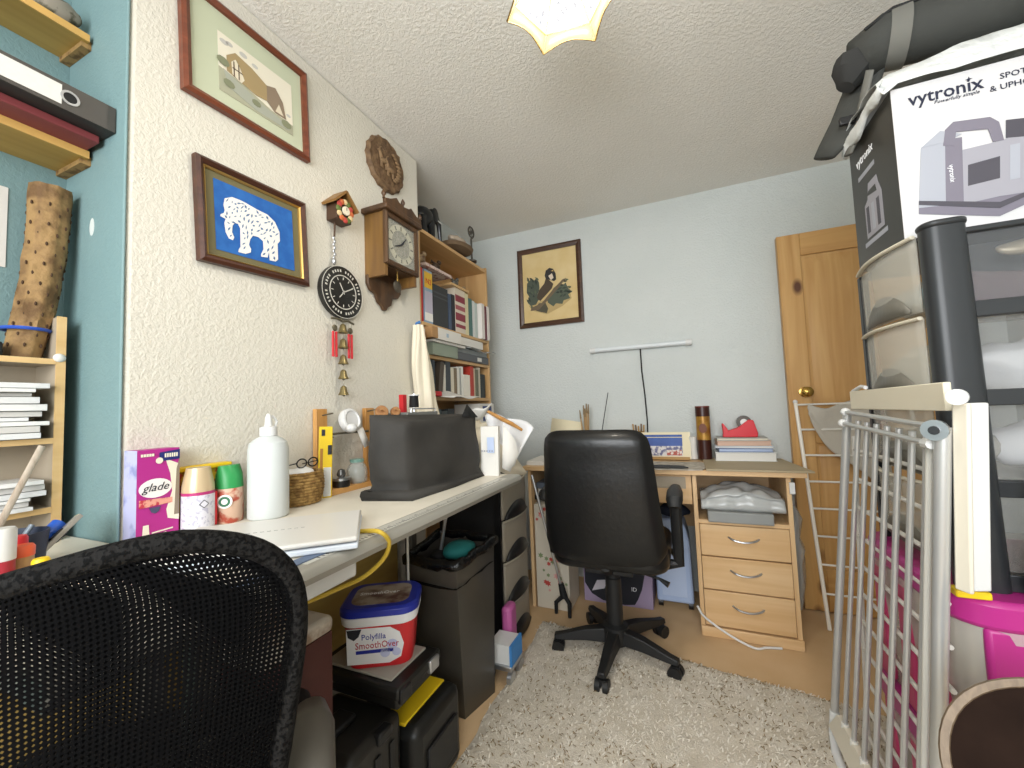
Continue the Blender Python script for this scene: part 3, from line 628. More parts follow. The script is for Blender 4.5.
for k in range(NR):
    t = (k+1)/(NR+1.2); a = T0.lerp(T1, t); c_ = B0.lerp(B1, t); dd = (a-c_)
    MB().cyl(c_+dd*.10+Vector((.006, 0, 0)), a+Vector((.006, 0, -.02)), .0062, n=10).build('rod', M_tube, ai)
    e = c_+dd*.10+Vector((.006, 0, 0)); MB().cyl(e-dd*.004, e+dd*.012, .0095, n=10).build('rod_cap', M_tubew, ai)
for dz, dx in ((.0, -.004), (-.032, -.012)):
    MB().cyl(T0+Vector((dx, 0, dz)), T1+Vector((dx, .02, dz)), .0058, n=10).build('cross_rod', M_tube, ai)
    MB().ball(T0+Vector((dx, 0, dz)), (.012, .014, .012)).build('joint', M_white, ai)
    MB().cyl(T1+Vector((dx, .035, dz)), T1+Vector((dx, .012, dz)), .010, n=10).build('joint', M_white, ai)
hj = T1+Vector((-.010, .0, -.005)); ax = Vector((-.55, -.83, 0))
MB().cyl(hj, hj+ax*.012, .019, n=18).build('hinge', M_silver, ai); MB().cyl(hj+ax*.012, hj+ax*.016, .008, n=12).build('hinge_screw', M_frame, ai)
# bottom board carrying the rods and foot
e0, e1 = B0.lerp(B1, .04)+(T0-B0)*.105, B0.lerp(B1, .97)+(T0-B0)*.105
dn = Vector((-.02, .02, -.05))
MB().add([e0, e1, e1+dn, e0+dn, e0+Vector((.016, 0, 0)), e1+Vector((.016, 0, 0)), e1+dn+Vector((.016, 0, 0)), e0+dn+Vector((.016, 0, 0))], [(0, 1, 2, 3), (4, 5, 6, 7), (0, 1, 5, 4), (3, 2, 6, 7), (0, 3, 7, 4), (1, 2, 6, 5)]).build('end_board', mat('ivory_plastic', '#E0D8C6', .45), ai)
MB().tube([B0+(T0-B0)*.10, B0+(T0-B0)*.025, B0+Vector((-.008, -.06, .0)), B0+Vector((-.008, -.20, -.0))], .0125, 10).build('foot', M_white, ai)
# top board and flat wing
c0, c1 = PX(850, 399, .446), PX(944, 396, .446)
MB().add([c0+Z_*.022, c1+Z_*.026, c1-Z_*.028, c0-Z_*.030, c0+Z_*.022+X_*.012, c1+Z_*.026+X_*.012, c1-Z_*.028+X_*.012, c0-Z_*.03+X_*.012], [(0, 1, 2, 3), (4, 5, 6, 7), (0, 1, 5, 4), (3, 2, 6, 7), (0, 3, 7, 4), (1, 2, 6, 5)]).build('top_board', mat('ivory_board', '#E3D9C2', .5), ai, bevel=.002)
MB().tube([c0+Z_*.022+Vector((.006, -.01, 0)), c0+Z_*.034+Vector((.006, -.07, 0)), c0+Z_*.03+Vector((.006, -.10, 0))], .005, 8).build('wire_loop', M_white, ai)
cj = PX(958, 397, .44); MB().cyl(cj, cj+ax*.010, .014, n=18).build('hinge_cap', M_white, ai)
w0, w1 = PY(970, 403, .985), PY(973, 590, 1.005)
wd = Vector((.021, .007, 0)); wt = Vector((-.012, .022, 0))
def slab(name, a, c, hw, ht, m, par, bevel=.003):
    return MB().add([a-hw-ht, a+hw-ht, a+hw+ht, a-hw+ht, c-hw-ht, c+hw-ht, c+hw+ht, c-hw+ht], [(0, 1, 2, 3), (4, 5, 6, 7), (0, 1, 5, 4), (1, 2, 6, 5), (2, 3, 7, 6), (3, 0, 4, 7)]).build(name, m, par, bevel=bevel)
slab('wing_panel', w0, w1, wd, wt*.35, M_white, ai)
slab('wing_panel_shaded_side', w0-wd-wt*.3, w1-wd-wt*.3, wd*.16, wt*.5, mat('ivory_plastic', '#E0D8C6', .45), ai)  # shaded side of the white wing, its shade painted in ivory
# rungs of its folded inner wing, running away from the camera
I0 = Vector((.452, 1.02, 0)); 
for s_ in (0,): MB().cyl((.438, 1.545-.51*s_-.0, .06), (.455, 1.50-.48*s_, .98), .006, n=8).build('wing_rail', M_tubew, ai)
for k in range(11):
    z = .10+.084*k; t = k/10; MB().cyl((.439+.015*t, 1.545-.045*t, z), (.439+.015*t, 1.085-.015*t, z), .0052, n=8).build('rung', M_tubew, ai)
# ---- white ladder airer leaning at the door
la = thing('ladder_airer', 'narrow white ladder style airer leaning on the pine door', 'clothes airer', (.78, 2.42, 0))
l0, l1 = PZ(829, 630, .004), Vector((.537, 2.548, 1.078)); l0.x = .565; off = Vector((.46, 0, 0))
for o in (Vector(), off): MB().cyl(l0+o, l1+o, .0085, n=10).build('rail', mat('ivory_tube', '#EFE9DC', .4), la)
MB().ball(l1, .011).build('rail_cap', M_white, la)
for k in range(8):
    t = .145+.84*k/7; p = l0.lerp(l1, t); MB().cyl(p, p+off, .005, n=8).build('rung', M_tubew, la)
g = MB()
g.grid(lambda u, v: Vector((.585+.32*u, l0.lerp(l1, .985).y-.012-.018*v-.012*math.sin(u*9+v*3), 1.062-.48*v*(.16+.85*u**.8)-.02*math.sin(u*7)))+noise.noise_vector(Vector((u*5, v*4, 2)))*.006, 26, 14)
tag(g.build('net_cloth', mat('grey_net', '#B9B2A6', .9, bump=(60, .4, .004)), solid=.002, smooth=180), 'pale grey cloth hanging from the ladder airer', 'cloth')
pb = blob('plastic_sack', (.465, 2.45, .30), (.035, .09, .26), clear_plastic('thin_polythene', '#CFD2D0', .45, .2), amp=.02, sc=12, seed=2); tag(pb, 'clear plastic sack between the beech desk and the pine door', 'bag')
pb.location.z += 0.0
# ---- round basket on legs close to the camera
n_ = (-ray(1055, 790)).normalized(); c_ = CP+ray(1097, 812)*.50
Tm = Matrix.Translation(c_) @ n_.to_track_quat('Z', 'Y').to_matrix().to_4x4()
rb = thing('basket_stand', 'round dark brown basket with tan rim on legs at the bottom right', 'basket', (c_.x, c_.y, .0))
MB(Tm).lathe([(.122, .0), (.133, .002), (.1355, .008), (.133, .013), (.124, .011)], n=48, ring=True).build('rim', wood('tan_cane', '#6A5844', '#83705A', 2, 30, .55), rb)
MB(Tm).lathe([(.128, .006), (.125, -.02), (.118, -.07), (.10, -.09), (.05, -.098), (.0, -.10)], n=40).build('bowl', mat('dark_brown_leather', '#2C1F19', .9, spec=.1, var=(9, '#1C130F', .35, .7), bump=(18, .4, .008)), rb)
for k in range(3):
    a = 2*PI*k/3; e = Tm @ Vector((.08*math.cos(a), .08*math.sin(a), -.085)); MB().cyl(e, (c_.x+.07+.11*math.cos(a), c_.y+.06+.11*math.sin(a), 0.0), .010, n=8).build('leg', MATS['tan_cane'], rb)
# ---- black handbag and bits on the tub ledge
hb = thing('black_bag', 'black glossy bag with buckle wedged beside the drawer tower', 'bag', (.62, 1.04, RZ))
MB().box((.625, 1.063, RZ+.075), (.13, .06, .15), taper=.8).jitter(.012, 12).build('body', mat('black_patent', '#121212', .3), hb, bevel=.02)
MB().tube([(.575, 1.05, RZ+.14), (.59, 1.045, RZ+.24), (.63, 1.043, RZ+.26), (.66, 1.05, RZ+.15)], .012, 8).build('handle', MATS['black_patent'], hb)
MB().box((.605, 1.035, RZ+.13), (.05, .012, .03)).build('strap_tab', mat('tan_leather', '#A8835C', .6), hb, bevel=.004)
MB().box((.61, 1.030, RZ+.105), (.03, .006, .012)).build('buckle', M_silver, hb)
tag(MB().box((.475, 1.058, RZ+.008), (.05, .03, .014)).build('yellow_packet', M_yel, bevel=.003), 'small yellow packet on the pink tub rim', 'packet')
# ---- white cable on the floor by the pedestal
cp = [PY(702, 606, 2.14), PZ(708, 617, .05), PZ(735, 633, .006), PZ(756, 643, .006), PZ(775, 640, .006)]
cp[0].y = 2.147; cp = [Vector((.0, 2.13, .14)), Vector((.03, 2.135, .09)), Vector((.13, 2.125, .03)), Vector((.22, 2.10, .006)), Vector((.27, 2.12, .006)), Vector((.33, 2.135, .006))]
tag(MB().tube(smooth_path(cp), .005, 8).build('white_cable', M_white), 'white cable trailing across the front of the pedestal drawers', 'cable')
# ================================================================= below the worktop
def hull8(bot, top, name, m, parent, **k):
    return MB().add(list(bot)+list(top), [(3, 2, 1, 0), (4, 5, 6, 7), (0, 1, 5, 4), (1, 2, 6, 5), (2, 3, 7, 6), (3, 0, 4, 7)]).build(name, m, parent, **k)
# ---- bin with liner
M_bin = mat('black_bin_plastic', '#403C36', .34, var=(3, '#4A463E', .35, .7)); M_lin = mat('black_liner', '#0E0E0F', .25, bump=(40, .8, .008))
bn = thing('waste_bin', 'tall tapered black bin with black liner below the worktop', 'bin', (-.86, 1.38, 0))
bb = [(-.785, 1.305, 0), (-.745, 1.465, 0), (-.93, 1.475, 0), (-.95, 1.315, 0)]; bt_ = [(-.725, 1.175, .585), (-.708, 1.425, .60), (-.955, 1.435, .60), (-.935, 1.185, .585)]
q = MB().add([Vector(p) for p in bb+bt_], [(3, 2, 1, 0), (0, 1, 5, 4), (1, 2, 6, 5), (2, 3, 7, 6), (3, 0, 4, 7)]).build('body', M_bin, bn, solid=.004, bevel=.012)
cen = sum((Vector(p) for p in bt_), Vector())/4; rim = []
for i in range(4):
    a, c_ = Vector(bt_[i]), Vector(bt_[(i+1) % 4])
    for k in range(8): rim.append(cen+(a.lerp(c_, k/8)-cen)*1.04+noise.noise_vector(Vector((i, k*.9, 3)))*.010)
MB().tube(rim, .012, 8, closed=True, flat=1.5).jitter(.006, 40).build('liner', M_lin, bn, smooth=180)
MB().add([cen+(p-cen)*.95-Z_*.08 for p in rim], [tuple(range(len(rim)))]).build('liner_inside', M_lin, bn)
tag(blob('teal_sponge', (-.80, 1.33, .585), (.055, .07, .028), mat('teal_foam', '#1D6E6B', .8), amp=.008), 'teal sponge cloth on top of the bin rubbish', 'sponge')
tg = thing('metal_ladle', 'steel handled utensil standing in the black bin', 'utensil', (-.86, 1.33, .53))
MB().tube([(-.87, 1.30, .56), (-.855, 1.31, .66), (-.845, 1.32, .745)], [.007, .006, .008], 8).build('shaft', M_silver, tg); MB().ball((-.872, 1.295, .565), (.035, .03, .022)).build('head', M_blackm, tg)
# ---- frosted drawer tower at the end of the worktop
t4 = thing('drawer_unit', 'black framed four drawer frosted tower between bin and beech desk', 'drawers', (-.95, 1.87, 0))
X0, X1, Y0, Y1, H4 = -1.125, -.815, 1.715, 2.04, .765
for (x, y) in ((X1-.012, Y0), (X1-.012, Y1-.012), (X0, Y0), (X0, Y1-.012)): MB().bx(x-.02, x+.012, y, y+.012, 0, H4).build('post', M_black, t4)
MB().bx(X0, X1, Y0, Y0+.006, .01, H4-.01).build('side_panel', M_blackm, t4); MB().bx(X0, X1, Y1-.006, Y1, .01, H4-.01).build('side_panel', M_blackm, t4)
MB().bx(X0, X1+.003, Y0-.002, Y1+.002, H4-.016, H4).build('top_panel', M_black, t4, bevel=.004)
M_dusty = clear_plastic('dusty_frosted_plastic', '#A59C8C', .80, .4)
zz = [.012, .192, .385, .575, .748]
for k in range(4):
    za, zb = zz[k]+.006, zz[k+1]-.004
    def f4(u, v): return Vector((X1+.004+.022*math.sin(PI*u)*(.5+.5*v), Y0+.012+(Y1-Y0-.024)*u, za+(zb-za)*v))
    o = MB().grid(f4, 12, 5).build('drawer', M_dusty, t4, solid=.003, smooth=60)
    MB().tube([f4(i/12, 1)+Vector((.004, 0, 0)) for i in range(13)], .005, 8).build('front_lip', mat('dusty_lip', '#B5AC9A', .5), o)
    hv = []
    for i in range(13):
        u = .06+.88*i/12; h_ = .004+.062*max(0, math.sin(PI*i/12))**.7; p = f4(u, 0); hv += [Vector((p.x+.012+.010*math.sin(PI*i/12), p.y, za-.002)), Vector((p.x+.006, p.y, za+h_))]
    MB().add(hv, [(2*i, 2*i+1, 2*i+3, 2*i+2) for i in range(12)]).build('handle', M_black, o, solid=.008, smooth=60)
    MB().bx(X0+.02, X1, Y0+.016, Y1-.016, za, za+.10).build('drawer_contents', mat('dim_grey_cloth', '#8E877A', .9), o)
tag(MB().box((-.90, 1.84, H4+.028), (.17, .26, .055)).jitter(.016, 11).build('folded_bag', mat('brown_black_nylon', '#2C2622', .6), bevel=.02), 'folded dark nylon bag on top of the four drawer tower', 'bag')
# ---- polyfilla tub on a tool box, cases below
M_pf = mat('tub_white', '#E9E9EC', .35); M_pr = mat('tub_red', '#C8262C', .38); M_pb = mat('tub_blue', '#23309A', .35)
rz_ = math.radians(30); cx, cy, z0 = -.865, .985, .392
Tm = Matrix.Translation((cx, cy, z0)) @ Matrix.Rotation(rz_, 4, 'Z') @ Matrix.Diagonal((.86, .86, .82, 1))
pf = thing('filler_tub', 'white and red filler tub with blue lid on the grey topped tool box', 'tub', (cx, cy, z0))
def loft(T, rings, closed=True):
    q = MB(T); n = len(rings[0]); vs = [v for r in rings for v in r]
    fs = [(i*n+k, i*n+(k+1) % n, (i+1)*n+(k+1) % n, (i+1)*n+k) for i in range(len(rings)-1) for k in range(n)]
    fs += [tuple(range(n-1, -1, -1)), tuple((len(rings)-1)*n+k for k in range(n))]; return q.add(vs, fs)
def rng3(w, d, r, z): return [(a, c, z) for a, c in rr(w, d, r, 6)]
loft(Tm, [rng3(.205, .165, .045, 0), rng3(.232, .19, .05, .150)]).build('bucket', M_pr, pf)
loft(Tm, [rng3(.246, .204, .055, .143), rng3(.252, .21, .055, .176)]).build('white_collar', M_pf, pf, bevel=.003)
loft(Tm, [rng3(.256, .214, .057, .176), rng3(.254, .212, .057, .196), rng3(.236, .194, .05, .204)]).build('lid', M_pb, pf, bevel=.003)
MB(Tm).prism(rr(.19, .15, .04), (0, 0, .2045), X_, Y_, .001).build('lid_print', mat('lid_picture', '#A89A8C', .5, var=(14, '#5B3A34', .45, .62)), pf)
text('SmoothOver', .024, M_pf, pf, Tm @ Vector((-.078, .0, .2058)), Tm.to_3x3() @ X_, Tm.to_3x3() @ Y_, sx=.9)
fy = -.098
def face(u, z): t = z/.15; return Vector((u, -(.165+.025*t)/2-.0012, z))
e = [(-.098+.0, .016), (.035, .012), (.072, .03), (.082, .075), (.07, .115), (.04, .135), (-.098, .138)]
MB(Tm).add([face(a, c) for a, c in e], [tuple(range(len(e)))]).build('label', M_pf, pf, smooth=0)
def ptext(s, size, m, u, z, sx=1): 
    up = (face(0, .1)-face(0, 0)).normalized(); return text(s, size, m, pf, Tm @ (face(u, z)+Vector((0, -.0008, 0))), Tm.to_3x3() @ X_, Tm.to_3x3() @ up, sx=sx)
ptext('Polyfilla', .022, M_pb, -.052, .098); ptext('SmoothOver', .026, mat('crimson_ink', '#B01C3C', .5), -.072, .068, .86)
MB(Tm).add([face(-.07, .050)+Vector((0, -.0006, 0)), face(.048, .050)+Vector((0, -.0006, 0)), face(.048, .062)+Vector((0, -.0006, 0)), face(-.07, .062)+Vector((0, -.0006, 0))], [(0, 1, 2, 3)]).build('label_band', M_pb, pf)
MB(Tm).add([face(-.097, .135)+Vector((0, -.0006, 0)), face(-.05, .135)+Vector((0, -.0006, 0)), face(-.06, .11)+Vector((0, -.0006, 0)), face(-.075, .098)+Vector((0, -.0006, 0)), face(-.093, .11)+Vector((0, -.0006, 0))], [(0, 1, 2, 3, 4)]).build('emblem', M_print, pf)
for (u, z, r) in ((.045, .075, .018), (.022, .048, .016), (.058, .048, .014)): MB(Tm).add([face(u+a, z+c)+Vector((0, -.0006, 0)) for a, c in circ(r, 16)], [tuple(range(16))]).build('label_disc', mat('pale_lilac_print', '#BFC4E4', .5), pf)
# ---- tool box with grey tray lid
ta = thing('tool_box', 'black tool box with grey tray lid and latches under the filler tub', 'tool box', (-.87, .97, .318))
MB().bx(-1.02, -.735, .885, 1.055, .318, .365).build('body', mat('black_tool_plastic', '#1A1917', .45), ta, bevel=.01)
MB().bx(-1.03, -.722, .872, 1.072, .352, .384).build('lid', MATS['black_tool_plastic'], ta, bevel=.008)
MB().bx(-1.00, -.760, .892, 1.05, .384, .391).build('tray_lid', mat('grey_lid', '#A8A297', .5), ta, bevel=.004)
for y in (.90, 1.03): MB().box((-.722, y, .362), (.014, .045, .036)).build('latch', M_silver if y > 1 else M_black, ta, bevel=.004)
# ---- black hard case and yellow panel case standing on the floor
ca = thing('black_case', 'black moulded hard case standing in front under the worktop', 'case', (-.84, .83, 0))
MB().bx(-.985, -.752, .735, .925, 0, .300).build('shell', mat('black_case_plastic', '#22201D', .42), ca, bevel=.022, seg=3)
MB().bx(-.9, -.84, .77, .85, .300, .317).build('handle', M_black, ca, bevel=.006)
MB().bx(-.751, -.747, .815, .835, .03, .25).build('rib', M_black, ca, bevel=.001); MB().bx(-.751, -.747, .87, .885, .03, .25).build('rib', M_black, ca, bevel=.001)
MB().box((-.757, .85, .285), (.03, .05, .03)).build('latch', M_black, ca, bevel=.006)
cyw = thing('yellow_topped_case', 'black power tool case with yellow top panel beside the bin', 'case', (-.83, 1.05, 0))
MB().bx(-.955, -.715, .935, 1.17, .0, .232).build('shell', mat('black_satin_plastic', '#171716', .38), cyw, bevel=.028, seg=3)
MB().bx(-.845, -.765, .95, 1.15, .226, .236).build('yellow_panel', M_yel, cyw, bevel=.003)
MB().bx(-.716, -.706, .98, 1.13, .05, .16).build('handle', M_black, cyw, bevel=.004)
# support block of the tool box, hidden at the back
# ---- maroon carton with pale cloth
mx = thing('maroon_carton', 'maroon cardboard carton with marbled lid under the worktop', 'box', (-.92, .64, 0))
p0, p1 = PY(303, 632, .70), PY(322, 628, .70)
MB().bx(-1.04, p1.x, .56, .728, 0, p1.z-.02).build('body', mat('maroon_card', '#4A211C', .6), mx)
MB().bx(-1.045, p1.x+.004, .55, .732, p1.z-.02, p1.z+.018).build('lid', mat('marbled_paper', '#CFC4B6', .6, var=(14, '#8E7A68', .5, .62)), mx, bevel=.012)
tag(blob('rope_end', PY(327, 735, .93), (.012, .018, .04), mat('frayed_rope', '#B69C7C', .9, bump=(90, .5, .004)), amp=.012, sc=40), 'frayed beige rope end beside the maroon carton', 'rope')
# ---- oddments past the bin
tag(MB().box((-.765, 1.672, .12), (.045, .08, .24)).jitter(.004, 15).build('pink_case', mat('mauve_pink_plastic', '#B45A94', .4), bevel=.016), 'mauve pink plastic case leaning at the drawer tower', 'case')
bw = thing('blue_white_carton', 'small white and blue carton on the floor by the bin', 'box', (-.725, 1.60, .075)) 
MB().bx(-.79, -.70, 1.52, 1.62, .075, .15).build('body', M_white, bw); MB().bx(-.6995, -.6895, 1.515, 1.625, .074, .152).build('blue_end', mat('sky_blue_card', '#3F86C8', .5), bw)
tr = thing('trolley_base', 'small chrome castor trolley under the blue and white carton', 'trolley', (-.735, 1.57, 0))
MB().bx(-.80, -.69, 1.51, 1.63, .055, .074).build('deck', M_silver, tr, bevel=.003)
for (x, y) in ((-.70, 1.525), (-.70, 1.615), (-.79, 1.525), (-.79, 1.615)): MB().cyl((x-.008, y, .027), (x+.010, y, .027), .027, n=16).build('castor', M_frame if x < -.75 else M_silver, tr)
# ---- things below the beech desk
fb = thing('floral_box', 'cream storage box printed with red flowers under the beech desk', 'box', (-.70, 2.24, 0))
MB().bx(-.812, -.625, 2.155, 2.36, 0, .56).build('carton', mat('cream_floral_card', '#CFC6B4', .6), fb, bevel=.004)
fl = [mat('petal_red', '#B8453C', .6), mat('petal_pink', '#D59A92', .6), mat('leaf_green', '#7C8C62', .6)]
for k in range(34):
    u, z = random.uniform(-.80, -.64), random.choice([random.gauss(.17, .07), random.gauss(.47, .05)]); z = min(.54, max(.03, z)); r = random.uniform(.008, .02)
    m_ = fl[k % 3]; n = 6
    pts = [(r*(1 if i % 2 else .55)*math.cos(PI*i/n), r*(1 if i % 2 else .55)*math.sin(PI*i/n)) for i in range(2*n)]
    MB().prism(pts, (u, 2.1545-.0001*(k % 5), z), X_, Z_, .0004).build('flower_print', m_, fb, smooth=0)
pu = thing('purple_carton', 'pale purple carton with black printed dome under the beech desk', 'box', (-.40, 2.42, 0))
MB().bx(-.585, -.215, 2.315, 2.56, 0, .235).build('carton', mat('lilac_card', '#9C8CA6', .5), pu, bevel=.002)
dq = [PY(*p, 2.3148) for p in ((584, 560), (585, 582), (592, 593), (603, 600), (612, 602), (625, 605), (635, 605), (638, 600), (642, 590), (646, 560))]; MB().prism([(p.x+.40, min(p.z, .228)-.01) for p in dq], (-.40, 2.3148, .01), X_, Z_, .0006).build('dome_print', M_print, pu)
MB().prism([(-.04, 0), (.03, .02), (.05, .07), (-.01, .06)], (-.50, 2.3140, .06), X_, Z_, .0005).build('gleam_print', mat('pale_print', '#C9C4CC', .4), pu)
text('4', .035, mat('white_ink', '#F0F0F2', .5), pu, (-.445, 2.3135, .125), X_, Z_); text('ID', .030, MATS['white_ink'], pu, (-.325, 2.3135, .085), X_, Z_)
sc_ = thing('pale_blue_case', 'pale blue wheeled plastic case below the beech desk by the drawers', 'case', (-.10, 2.45, 0))
q = MB().prism([(0, .035), (.185, .035), (.178, .36), (.160, .44), (.12, .475), (.04, .475), (.012, .44), (0, .36)], (-.197, 2.36, 0), X_, Z_, -.20)
q.build('shell', mat('ice_blue_plastic', '#A9BCDC', .38), sc_, bevel=.012, seg=3)
MB().prism([(0, 0), (.125, 0), (.12, .27), (.0, .27)], (-.168, 2.3605, .07), X_, Z_, .003).build('front_panel', mat('ice_blue_panel', '#B6C6E2', .38), sc_, bevel=.002)
for x in (-.18, -.03): MB().cyl((x-.012, 2.39, .022), (x+.012, 2.39, .022), .022, n=14).build('castor', M_black, sc_)
tag(blob('dark_cloth', (-.09, 2.44, .50), (.085, .05, .035), mat('navy_cloth', '#242A3A', .85), amp=.012), 'dark cloth on top of the pale blue case', 'cloth')
# papers and player on an inner ledge at the desk's left
lg = MB().bx(-.82, -.50, 2.20, 2.56, .575, .60).build('monitor_shelf', M_blackm); tag(lg, 'black ledge under the left end of the beech desk', 'shelf')
tag(MB().bx(-.80, -.60, 2.21, 2.45, .60, .635).build('white_box_file', M_paper), 'white papers stacked on the black ledge under the desk', 'papers')
tag(MB().bx(-.81, -.62, 2.20, 2.46, .636, .672).build('grey_device', mat('slate_plastic', '#5B6470', .4), bevel=.006), 'slate grey device on the papers under the desk', 'device')
# ---- reaching grabber
gr = thing('litter_grabber', 'aluminium reaching grabber with black claw leaning by the drawer tower', 'grabber', (-.655, 2.09, 0))
g0, g1 = Vector((-.785, 2.075, .735)), Vector((-.648, 2.085, .155))
MB().cyl(g0, g1, .007, n=10).build('shaft', M_silver, gr); MB().cyl(g1+Vector((-.003, 0, .02)), g1+Vector((.012, 0, -.05)), .014, .020, n=10).build('claw_hub', M_blackm, gr)
MB().tube([g1+Vector((.01, 0, -.04)), g1+Vector((-.030, -.01, -.075)), g1+Vector((-.030, -.012, -.13))], [.012, .011, .009], 8).build('claw', M_blackm, gr)
MB().tube([g1+Vector((.014, 0, -.04)), g1+Vector((.038, .005, -.08)), g1+Vector((.036, .005, -.150))], [.012, .012, .009], 8).build('claw', M_blackm, gr)
# ================================================================= things on the walls
def frame(parent, BL, u, v, w, h, bars, m, name='frame_bar'):
    """four mitred bars; bars=(width, depth)"""
    bw, bd = bars; n = u.cross(v)
    C = [Vector((0, 0)), Vector((w, 0)), Vector((w, h)), Vector((0, h))]; I = [Vector((bw, bw)), Vector((w-bw, bw)), Vector((w-bw, h-bw)), Vector((bw, h-bw))]
    for k in range(4):
        j = (k+1) % 4; pr = [C[k], C[j], I[j], I[k]]
        P = [BL+u*p.x+v*p.y for p in pr]; mid = [(P[0]*.55+P[3]*.45), (P[1]*.55+P[2]*.45)]
        vs = [P[0], P[1], P[2], P[3], P[0]+n*bd*.75, P[1]+n*bd*.75, P[2]+n*bd*.7, P[3]+n*bd*.7, mid[0]+n*bd, mid[1]+n*bd]
        MB().add(vs, [(0, 1, 5, 4), (4, 5, 9, 8), (8, 9, 6, 7), (7, 6, 2, 3), (0, 3, 2, 1), (0, 4, 8, 7, 3), (1, 2, 6, 9, 5)]).build(name, m, parent, smooth=20)
def quad(parent, BL, u, v, a0, a1, b0, b1, lift, m, name):
    n = u.cross(v); o = BL+n*lift
    return MB().prism([(a0, b0), (a1, b0), (a1, b1), (a0, b1)], o, u, v, .0006).build(name, m, parent, smooth=0)
def pxart(parent, pts, mapper, n, m, name, lift=0.0):
    P = [mapper(*p)+n*lift for p in pts]
    k = len(P); vs = P+[p+n*.0005 for p in P]
    return MB().add(vs, [tuple(range(k)), tuple(range(2*k-1, k-1, -1))]+[(i, (i+1) % k, k+(i+1) % k, k+i) for i in range(k)]).build(name, m, parent, smooth=0)
def flat(name, col): return mat(name, col, .7)
# ---- cottage picture
BL = Vector((LX+.002, .591, 1.957)); uu = Vector((0, .382, .0145)).normalized(); vv = Vector((0, -uu.z, uu.y)); w, h = .383, .312
M_mah = wood('mahogany_frame', '#5E2E1C', '#7A4028', 1, 12, .35)
p1 = thing('cottage_picture', 'brown framed cottage print in a sage mount high on the cream wall', 'picture', (LX, .78, 1.957))
frame(p1, BL, uu, vv, w, h, (.021, .022), M_mah)
quad(p1, BL, uu, vv, .015, w-.015, .015, h-.015, .006, flat('sage_mount', '#C3C8AC'), 'mount')
quad(p1, BL, uu, vv, .093, .325, .062, .232, .0075, flat('cream_print', '#E6DFCB'), 'print_paper')
mp1 = lambda a, c: BL+uu*a+vv*c; n1 = uu.cross(vv)
A = lambda pts, col, nm, l: pxart(p1, pts, mp1, n1, flat('cot_'+col[1:], col), nm, l)
A([(.093, .062), (.325, .062), (.325, .095), (.25, .10), (.17, .12), (.093, .13)], '#A9A890', 'garden_print', .0082)
A([(.105, .13), (.21, .10), (.31, .085), (.31, .07), (.2, .068), (.12, .085)], '#A6A899', 'path_print', .0088)
A([(.115, .175), (.14, .20), (.19, .19), (.235, .17), (.235, .12), (.20, .115), (.115, .13)], '#A58F66', 'thatch_print', .0094)
A([(.235, .17), (.265, .182), (.29, .15), (.30, .10), (.26, .10), (.235, .12)], '#8C7A66', 'roof_print', .0094)
A([(.128, .165), (.14, .18), (.152, .165), (.165, .135), (.155, .12), (.130, .13)], '#E0D5BE', 'gable_print', .0100)
for (a, c) in ((.133, .125), (.147, .125)): A([(a, c), (a+.003, c), (a+.003, c+.045), (a, c+.045)], '#5E4A38', 'timber_print', .0106)
A([(.130, .148), (.16, .148), (.16, .151), (.130, .151)], '#5E4A38', 'timber_print', .0106)
A([(.262, .105), (.275, .135), (.29, .105)], '#D8CCB4', 'gable_print', .0100)
for (a, c, r) in ((.11, .21, .012), (.125, .215, .010), (.165, .213, .012), (.20, .205, .010), (.31, .12, .008)): A(circ(r, 10, a, c, r*.6), '#BFBCB4', 'cloud_print', .0082)
for (a, c, r) in ((.105, .15, .018), (.12, .095, .016), (.30, .085, .018), (.20, .09, .014)): A(circ(r, 9, a, c, r*.7), '#83866A', 'bush_print', .0102)
# ---- elephant picture
BL = Vector((LX+.002, .632, 1.517)); uu = Vector((0, .333, .0165)).normalized(); vv = Vector((0, -uu.z, uu.y)); w, h = .334, .282
p2 = thing('elephant_picture', 'framed white lace elephant on blue ground below the cottage print', 'picture', (LX, .80, 1.517))
frame(p2, BL, uu, vv, w, h, (.019, .024), wood('dark_oak_frame', '#3A2016', '#54301F', 1, 12, .35))
BL2 = BL+uu*.019+vv*.019; frame(p2, BL2, uu, vv, w-.038, h-.038, (.005, .018), mat('gilt_slip', '#C8A25A', .35, .6), 'gilt_slip')
quad(p2, BL, uu, vv, .02, w-.02, .02, h-.02, .006, flat('olive_mount', '#6F6848'), 'mount')
quad(p2, BL, uu, vv, .047, w-.047, .043, h-.043, .0075, mat('blue_ground', '#1F5CA8', .75, var=(30, '#2A69B4', .4, .6)), 'blue_ground')
EL = [(245, 265), (285, 258), (330, 275), (360, 290), (420, 325), (480, 355), (520, 395), (545, 450), (548, 500), (535, 515), (538, 600), (525, 612), (492, 605), (488, 560), (480, 590), (445, 585), (445, 570), (458, 545), (455, 500), (430, 478), (400, 470), (385, 490), (378, 520), (390, 545), (388, 562), (360, 570), (320, 560), (322, 545), (332, 530), (330, 430), (318, 405), (300, 400), (288, 415), (285, 450), (297, 480), (290, 495), (268, 485), (250, 450), (243, 400), (250, 378), (220, 362), (222, 352), (240, 345), (245, 330), (238, 300)]
def emap(a, c): return PX(180+a/5.486, 150+c/5.486, LX+.0115)
n2 = X_.copy()
pxart(p2, EL, emap, n2, flat('lace_white', '#ECEAE6'), 'elephant', 0)
def inside(x, y, poly):
    r = False; j = len(poly)-1
    for i in range(len(poly)):
        (xi, yi), (xj, yj) = poly[i], poly[j]
        if (yi > y) != (yj > y) and x < (xj-xi)*(y-yi)/(yj-yi)+xi: r = not r
        j = i
    return r
q = MB(); random.seed(11); k = 0; used = []
